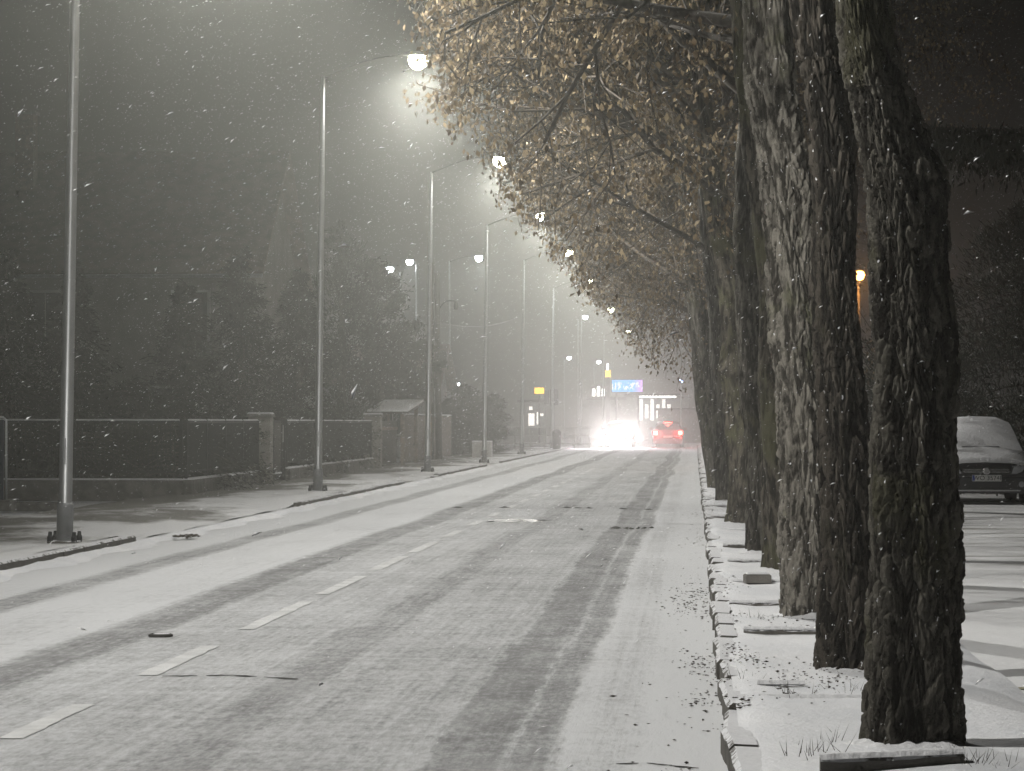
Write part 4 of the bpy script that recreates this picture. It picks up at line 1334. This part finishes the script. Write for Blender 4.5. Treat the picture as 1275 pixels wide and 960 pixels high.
def make_car(name, label, X, Y, paint, heading, snow=False, lights=None, text=None):
    """front of the car at local y=0, running to y=4.1; heading 0 faces the camera"""
    t = empty(name, (X, Y, 0.02), heading)
    st = [(0.00, .54, .60, .74, .60), (0.10, .68, .73, .82, .70), (0.40, .76, .84, .87, .74), (1.00, .88, .99, .89, .76), (1.75, .95, 1.44, .89, .63),
          (2.35, .96, 1.51, .89, .64), (3.15, .97, 1.49, .89, .62), (3.80, .98, 1.34, .87, .60), (4.02, .94, 1.00, .84, .72), (4.12, .62, .70, .80, .68)]
    sub = 4; S = station_lerp(st, sub)
    def sect(r_):
        y, zb, zt, w, wr = r_
        return [(w * .90, .20), (w * .985, .36), (w, .60 if zb > .7 else zb * .8), (w * .975, zb), (wr + (w - wr) * .35, zb + (zt - zb) * .55), (wr, zt - .045), (wr * .6, zt), (0, zt + .018)]
    rows = []
    for i, r_ in S:
        h = sect(r_)
        rows.append([(x, r_[0], z) for x, z in h] + [(-x, r_[0], z) for x, z in h[-2::-1]])
    nr, nc = len(rows), len(rows[0])
    parts = {'body': [], 'windscreen': [], 'rear_window': [], 'side_left': [], 'side_right': []}
    for i in range(nr - 1):
        seg = S[i][0]
        for j in range(nc - 1):
            jj = j if j < 7 else 13 - j
            k = 'body'
            if seg == 3 and jj >= 5: k = 'windscreen'
            elif seg == 7 and jj >= 5: k = 'rear_window'
            elif jj in (3, 4) and seg in (4, 5, 6) and not (seg == 5 and i % sub == 1): k = 'side_left' if j < 7 else 'side_right'
            parts[k].append((i * nc + j, i * nc + j + 1, (i + 1) * nc + j + 1, (i + 1) * nc + j))
    V = [q for r_ in rows for q in r_]
    for k, fs in parts.items():
        if not fs: continue
        used = sorted({q for fc in fs for q in fc}); rm = {q: i_ for i_, q in enumerate(used)}
        b = MB(); b.add([V[q] for q in used], [tuple(rm[q] for q in fc) for fc in fs])
        if k == 'body':
            b.add([V[j] for j in range(nc)], [tuple(range(nc))]); b.add(V[-nc:], [tuple(range(nc))[::-1]])
            b.build('body', paint, t, True)
        else:
            b.build('side_window' if k.startswith('side') else k, 'glass', t, True)
    for sx in (-1, 1):
        for yw in (0.78, 3.32):
            b = MB(); ring = [(.20, -.09), (.29, -.10), (.315, -.06), (.315, .06), (.29, .10), (.20, .09)]
            kk = 20; vv = []
            for rr, xx in ring:
                for j in range(kk):
                    a = 2 * math.pi * j / kk
                    vv.append((sx * .79 + xx, yw + rr * math.cos(a), .30 + rr * math.sin(a)))
            ff = [(i * kk + j, i * kk + (j + 1) % kk, ((i + 1) % 6) * kk + (j + 1) % kk, ((i + 1) % 6) * kk + j) for i in range(6) for j in range(kk)]
            b.add(vv, ff); w = b.build('wheel', 'tyre', t, True)
            b = MB(); b.tube([(sx * .74, yw, .30), (sx * .885, yw, .30)], [.2, .19], 14); b.build('rim', 'steel_dull', w)
        b = MB(); b.cbox(sx * .98 - .11, sx * .98 + .11, 1.30, 1.42, .98, 1.14, .03); mr = b.build('mirror', paint, t)
    # bumpers, grille, lamps
    b = MB(); b.cbox(-.84, .84, -.09, .16, .22, .50, .03); b.build('front_bumper', paint, t)
    b = MB(); b.cbox(-.83, .83, 4.02, 4.22, .26, .58, .03); b.build('rear_bumper', paint, t)
    b = MB(); b.box(-.42, .42, -.055, .02, .545, .64); gr = b.build('grille', 'black', t)
    for zz in (.565, .59, .615):
        b = MB(); b.box(-.40, .40, -.062, -.056, zz, zz + .008); b.build('grille_bar', 'chrome', gr)
    b = MB(); b.lathe([(0, 0), (.065, 0), (.065, .012), (.05, .016), (.045, .006), (0, .006)], (0, 0, 0), 16)
    bd = b.build('badge', 'chrome', t); bd.rotation_euler = (R(90), 0, 0); bd.location = (0, -.064, .60)
    b = MB(); b.box(-.60, .60, -.098, -.091, .235, .262); b.build('bumper_trim', 'chrome', t)
    for sx in (-1, 1):
        b = MB()
        prof = [(.44, .55), (.50, .68), (.66, .70), (.80, .69), (.83, .60), (.74, .54)]
        vv = [(sx * x, -.045 + .22 * max(0, (x - .5) / .33) ** 2, z) for x, z in prof] + [(sx * x, .20, z) for x, z in prof]
        n = 6; ff = [tuple(range(n)) if sx > 0 else tuple(range(n))[::-1]] + [(i, (i + 1) % n, n + (i + 1) % n, n + i) for i in range(n)]
        b.add(vv, ff); b.build('headlight', 'glow_head' if lights == 'head' else 'lens', t)
        b = MB(); b.lathe([(0, 0), (.055, 0), (.05, .02), (0, .022)], (0, 0, 0), 12)
        fg = b.build('fog_lamp', 'lens', t); fg.rotation_euler = (R(90), 0, 0); fg.location = (sx * .62, -.092, .36)
        b = MB(); b.cbox(sx * .71 - .13, sx * .71 + .13, 3.98, 4.12, .72, .96, .02)
        b.build('tail_light', 'glow_tail' if lights == 'tail' else 'black', t)
    if lights == 'tail':
        b = MB(); b.box(-.22, .22, 3.76, 3.82, 1.40, 1.44); b.build('brake_light', 'glow_tail', t)
    # plates
    for yv, sgn in ((-.098, -1), (4.226, 1)):
        zc = .47 if sgn < 0 else .62
        b = MB(); b.box(-.26, .26, min(yv, yv + sgn * .006), max(yv, yv + sgn * .006), zc - .057, zc + .057); pl = b.build('number_plate', 'plate', t)
        if sgn < 0:
            b = MB(); b.box(-.255, -.215, yv - .009, yv - .0065, zc - .052, zc + .052); b.build('country_band', 'plate_blue', pl)
            if text:
                cu = bpy.data.curves.new('plate_text', 'FONT'); cu.body = text; cu.size = .115; cu.align_x = 'CENTER'; cu.align_y = 'CENTER'
                cu.materials.append(M['black'])
                tmp = bpy.data.objects.new('plate_text', cu); col.objects.link(tmp)
                bpy.context.view_layer.update()
                me = bpy.data.meshes.new_from_object(tmp.evaluated_get(bpy.context.evaluated_depsgraph_get()))
                bpy.data.objects.remove(tmp)
                o = bpy.data.objects.new('plate_text', me); col.objects.link(o); o.parent = pl
                o.location = (.02, yv - .0085, zc); o.rotation_euler = (R(90), 0, 0)
    b = MB(); b.box(-.3, .3, 4.16, 4.224, .675, .72) if False else b.box(-.34, .34, 1.02, 1.05, 1.01, 1.03); b.build('wiper', 'black', t)
    if snow:
        def cover(seg0, seg1, j0, off, nm, trim=0.0):
            b = MB(); idx = [i for i in range(nr) if (S[i][0] >= seg0 and S[i][0] <= seg1) or (i > 0 and S[i - 1][0] == seg1 and S[i][0] > seg1)]
            vv = []; cols = list(range(j0, nc - j0))
            for i in idx:
                for j in cols:
                    x, y, z = rows[i][j]
                    e = 0.0 if (j in (cols[0], cols[-1]) or i in (idx[0], idx[-1])) else 1.0
                    vv.append((x * (1 + .01 * e), y - off * .55 * e, z + .004 + off * e * (0.85 + .3 * random.random())))
            m_ = len(cols)
            b.add(vv, [(a * m_ + c_, a * m_ + c_ + 1, (a + 1) * m_ + c_ + 1, (a + 1) * m_ + c_) for a in range(len(idx) - 1) for c_ in range(m_ - 1)])
            b.build(nm, 'snow_cap', t, True)
        cover(1, 2, 4, .045, 'bonnet_snow'); cover(3, 3, 5, .03, 'windscreen_snow'); cover(4, 6, 5, .05, 'roof_snow')
    tag(t, label, 'car')
    return t
p = atZ(1228, 628, 0.02)
make_car('parked_car', 'dark parked car under fresh snow, facing the road beyond the trees', p.x, p.y, 'car_dark', 0.0, snow=True, text='WO 3574E')
# red car driving away: rear towards the camera
p = atZ(831.5, 557.5)
rc = make_car('driving_car', 'red car driving away with glowing tail lights', p.x, p.y + 4.1, 'car_red', math.pi, lights='tail')
for sx in (-.71, .71):
    point_light('tail_glow', (sx, 4.3, .84), 160, (1.0, .06, .04), .08, rc)
point_light('tail_glow', (0, 3.95, 1.46), 35, (1.0, .10, .06), .08, rc)
# oncoming car
oc = make_car('oncoming_car', 'dark oncoming car with dazzling white headlights', -4.25, 164, 'car_dark', 0.0, lights='head')
for sx in (-.66, .66):
    l = bpy.data.lights.new('headlight_beam', 'SPOT'); l.energy = 7800; l.color = (1.0, .90, .97); l.spot_size = R(84); l.spot_blend = .8; l.shadow_soft_size = .07
    o = bpy.data.objects.new('headlight_beam', l); col.objects.link(o); o.parent = oc
    o.location = (sx, -.16, .63); o.rotation_euler = (R(86.5), 0, R(180))

# ------------------------------------------------------------------ things at the crossing
# litter bin
p = atZ(689, 560, .1)
t = empty('litter_bin', (p.x, 147.3, .1))
b = MB(); b.lathe([(0, 0), (.19, 0), (.21, .05), (.23, .85), (.20, .92), (.12, 1.0), (0, 1.02)], k=14); b.build('body', 'dark_metal', t, True)
b = MB(); b.box(-.12, .12, -.235, -.19, .62, .74); b.build('slot', 'black', t)
tag(t, 'dark round-topped litter bin at the foot of the sixth lamp post', 'bin')
# pedestrian railing
t = empty('railing', (-10.2, 151.5, .1))
for i in range(7):
    b = MB(); b.tube([(i * .78, 0, 0), (i * .78, 0, 1.12)], .03, 6); b.build('post', 'rail_pale', t)
for z in (.25, .68, 1.12):
    b = MB(); b.tube([(-.1, 0, z), (4.8, 0, z)], .03, 6); b.build('rail', 'rail_pale', t)
tag(t, 'pale pedestrian railing beside the crossing, left of the oncoming car', 'railing')
# road sign seen from behind
p = atD(690, 493, 153)
t = empty('road_sign', (p.x, 153, 0))
b = MB(); b.tube([(0, 0, 0), (0, 0, p.z + .45)], .035, 8); b.build('pole', 'steel_dull', t)
b = MB(); b.cbox(-.22, .22, -.06, -.036, p.z - .5, p.z + .35, .01); b.build('panel', 'dark_metal', t)
b = MB(); b.cbox(-.52, -.26, -.06, -.036, p.z - .45, p.z + .30, .01); b.build('panel', 'dark_metal', t)
tag(t, 'dark backs of road signs on a thin pole above the bin', 'road sign')
# yellow lit sign
p = atD(671.5, 486.5, 200)
t = empty('yellow_sign', (p.x, 200, 0))
b = MB(); b.tube([(0, .05, 0), (0, .05, p.z)], .06, 8); b.build('post', 'dark_metal', t)
b = MB(); b.cbox(-.36, .36, -.06, .06, p.z - .25, p.z + .25, .02); bd = b.build('housing', 'dark_metal', t)
b = MB(); b.box(-.33, .33, -.07, -.062, p.z - .21, p.z + .21); b.build('face', 'glow_yellow', bd)
tag(t, 'small glowing yellow sign above the lit kiosk', 'sign')
# lit kiosk
t = empty('kiosk', (atD(663, 520, 210).x, 210, 0))
b = MB(); b.box(-.9, .9, 0, 2, 0, 2.9); b.build('wall', 'plaster_grey', t)
b = MB(); b.cbox(-1.1, 1.1, -.3, 2.2, 2.902, 3.1, .05); b.build('roof', 'dark_metal', t)
for x0, x1, z0, z1 in ((-.82, -.62, .4, 2.0), (-.3, .15, 1.2, 2.1), (.3, .42, 1.3, 2.2), (.48, .8, 1.9, 2.1), (-.25, 0.0, 2.35, 2.6)):
    b = MB(); b.box(x0, x1, -.03, -.004, z0, z1); b.build('window', 'glow_window', t)
tag(t, 'small lit kiosk below the yellow sign', 'kiosk')
# shop building with lit front, dark block beside it
c = atD(812, 520, 250)
t = empty('shop_building', (c.x, 250, 0))
b = MB(); b.box(-2.2, 3.2, 0, 12, 0, 3.6); b.build('wall', 'plaster_grey', t)
b = MB(); b.cbox(-2.4, 3.4, -.8, 12.2, 3.602, 3.9, .1); b.build('roof', 'dark_metal', t)
zz = lambda y: atD(800, y, 250).z
b = MB(); b.box(-1.1, 2.1, -.9, -.82, 3.55, 3.72); b.build('light_band', 'glow_sign', t)
for i, x in enumerate((-1.1, -.62, -.15, .35, .85, 1.3)):
    b = MB(); b.box(x, x + .30, -.06, -.004, 1.6 + .2 * (i % 2), 3.45 if i % 2 == 0 else 3.0); b.build('window', 'glow_window', t)
tag(t, 'shop building with a brightly lit front above the red car', 'building')
c = atD(770, 520, 256)
t = empty('dark_hall', (c.x, 256, 0))
b = MB(); b.box(-2.6, 2.0, 0, 14, 0, 3.4); b.build('wall', 'plaster_grey', t)
b = MB(); b.cbox(-2.8, 2.2, -.3, 14.2, 3.402, 3.7, .1); b.build('roof', 'dark_metal', t)
for i in range(3):
    x = -2.3 + i * .42
    b = MB(); b.box(x, x + .26, -.42, -.36, 3.75, 4.4 + .2 * (i == 1)); b.build('lit_letter', 'glow_sign', t)
tag(t, 'dark low hall with bright white letters on its roof edge, below the screen', 'building')
# led screen
m = NT('led_screen'); o_ = m.obj(); X_, Y_, Z_ = m.xyz(o_)
cg = m.mix(m.ramp(X_, .35, 1.4), (.03, .38, 1.0), (.62, .22, 1.0))
wv = m.n.new('ShaderNodeTexNoise'); m.link(m.scale(o_, (3.2, 1, 2.0)), wv.inputs['Vector']); wv.inputs['Scale'].default_value = 1.2
cg = m.mix(m.math('MULTIPLY', m.ramp(wv.outputs['Fac'], .48, .62), m.ramp(m.math('ABSOLUTE', Z_), .1, .42, 1.0, 0.0)), cg, (.85, .95, 1.0))
m.set((0.01, 0.01, 0.01), .4); m.emit(cg, 2.6); M['led'] = m.m
p = atD(781, 480.5, 240)
t = empty('led_screen', (p.x, 240, 0))
for x in (-.9, .9):
    b = MB(); b.tube([(x, .2, 0), (x, .2, p.z - .5)], .09, 8); b.build('post', 'dark_metal', t)
b = MB(); b.cbox(-1.32, 1.32, -.02, .35, p.z - .56, p.z + .56, .02); b.build('housing', 'dark_metal', t)
b = MB(); b.box(-1.27, 1.27, -.02, -.004, -.50, .50); o = b.build('screen', 'led', t); o.location = (0, -.02, p.z)
tag(t, 'glowing blue to violet screen above the oncoming car', 'screen')
# pylon sign
p = atD(757, 465, 246)
t = empty('pylon_sign', (p.x, 246, 0))
b = MB(); b.cbox(-.16, .16, 0, .3, 0, p.z - .3, .02); b.build('post', 'dark_metal', t)
b = MB(); b.cbox(-.24, .24, -.02, .3, p.z - .32, p.z + .28, .03); b.build('face', 'glow_yellow', t)
b = MB(); b.cbox(-.12, .06, -.02, .3, p.z + .285, p.z + .85, .03); b.build('top_light', 'glow_sign', t)
tag(t, 'slim pylon sign with yellow and white lights left of the screen', 'sign')
# blue signal on a thin post
p = atD(848, 475, 200)
t = empty('signal_post', (p.x, 200, 0))
b = MB(); b.tube([(0, 0, 0), (0, 0, p.z)], .05, 8); b.build('post', 'steel', t)
m = NT('blue_signal_light'); m.set((.02, .02, .02)); m.emit((.35, .5, 1.0), 14); M['bluelight'] = m.m
b = MB(); b.cbox(-.16, .16, -.12, .12, p.z - .1, p.z + .16, .03); hd = b.build('head', 'dark_metal', t)
for x in (-.07, .07):
    b = MB(); b.box(x - .05, x + .05, -.135, -.122, p.z - .02 - x * .6, p.z + .10 - x * .6); b.build('lamp', 'bluelight', hd)
tag(t, 'thin post with a small blue light right of the screen', 'signal')
# hedge line at the far end of the road
p = atD(835, 520, 205)
t = empty('low_shed', (p.x + .4, 205, 0))
b = MB(); b.box(-1.3, 1.9, 0, 3, 0, 2.3); b.build('wall', 'concrete_dark', t)
b = MB(); b.cbox(-1.5, 2.1, -.2, 3.2, 2.302, 2.45, .04); b.build('roof', 'dark_metal', t)
tag(t, 'dark flat shed straight behind the red car', 'shed')

# ------------------------------------------------------------------ falling snow
def flakes(n, x0, x1, y0, y1, z0, z1, s0, s1, seed):
    g = np.random.default_rng(seed)
    c = np.stack([g.uniform(x0, x1, n), y0 + (y1 - y0) * g.random(n) ** 0.75, g.uniform(z0, z1, n)], 1)
    tet = np.array([(1, 0, -.4), (-.6, .8, -.4), (-.6, -.8, -.4), (0, 0, 1.0)])
    tf = np.array([(0, 1, 3), (1, 2, 3), (2, 0, 3), (0, 2, 1)])
    s = s0 + (s1 - s0) * g.random(n) ** 3.5
    el = g.uniform(1.2, 4.0, n)
    v = tet[None] * g.uniform(.5, 1.2, (n, 4, 3)) * s[:, None, None]
    v = v * np.stack([el, np.ones(n), np.full(n, .7)], 1)[:, None]
    a = g.normal(-0.5, .30, n); ca, sa = np.cos(a)[:, None], np.sin(a)[:, None]
    v = np.stack([v[:, :, 0] * ca + v[:, :, 2] * sa, v[:, :, 1], -v[:, :, 0] * sa + v[:, :, 2] * ca], 2) + c[:, None]
    return v.reshape(-1, 3), (tf[None] + (np.arange(n) * 4)[:, None, None]).reshape(-1, 3)
v, f = flakes(140000, -15, 9, 4.5, 80, 0.1, 11.5, .0018, .0085, 3)
o = fast_mesh('falling_snow', v, f, 'flake')
tag(o, 'wind-driven snowflakes filling the air over the street', 'snow', kind='stuff')

# ------------------------------------------------------------------ haze
m = bpy.data.materials.new('haze'); m.use_nodes = True
m.node_tree.nodes.clear()
mo = m.node_tree.nodes.new('ShaderNodeOutputMaterial'); pv = m.node_tree.nodes.new('ShaderNodeVolumePrincipled')
pv.inputs['Color'].default_value = (.36, .365, .335, 1)
pv.inputs['Density'].default_value = HAZE_D
pv.inputs['Density Attribute'].default_value = ''
pv.inputs['Anisotropy'].default_value = 0.85
m.node_tree.links.new(pv.outputs[0], mo.inputs['Volume'])
try:
    m.cycles.homogeneous_volume = True
except Exception:
    pass
b = MB(); b.box(-301, 301, -61, 601, -1.1, 15.0)
M['haze'] = m
tag(b.build('haze', 'haze'), 'pale snowy haze filling the night air along the street', 'haze', kind='stuff')
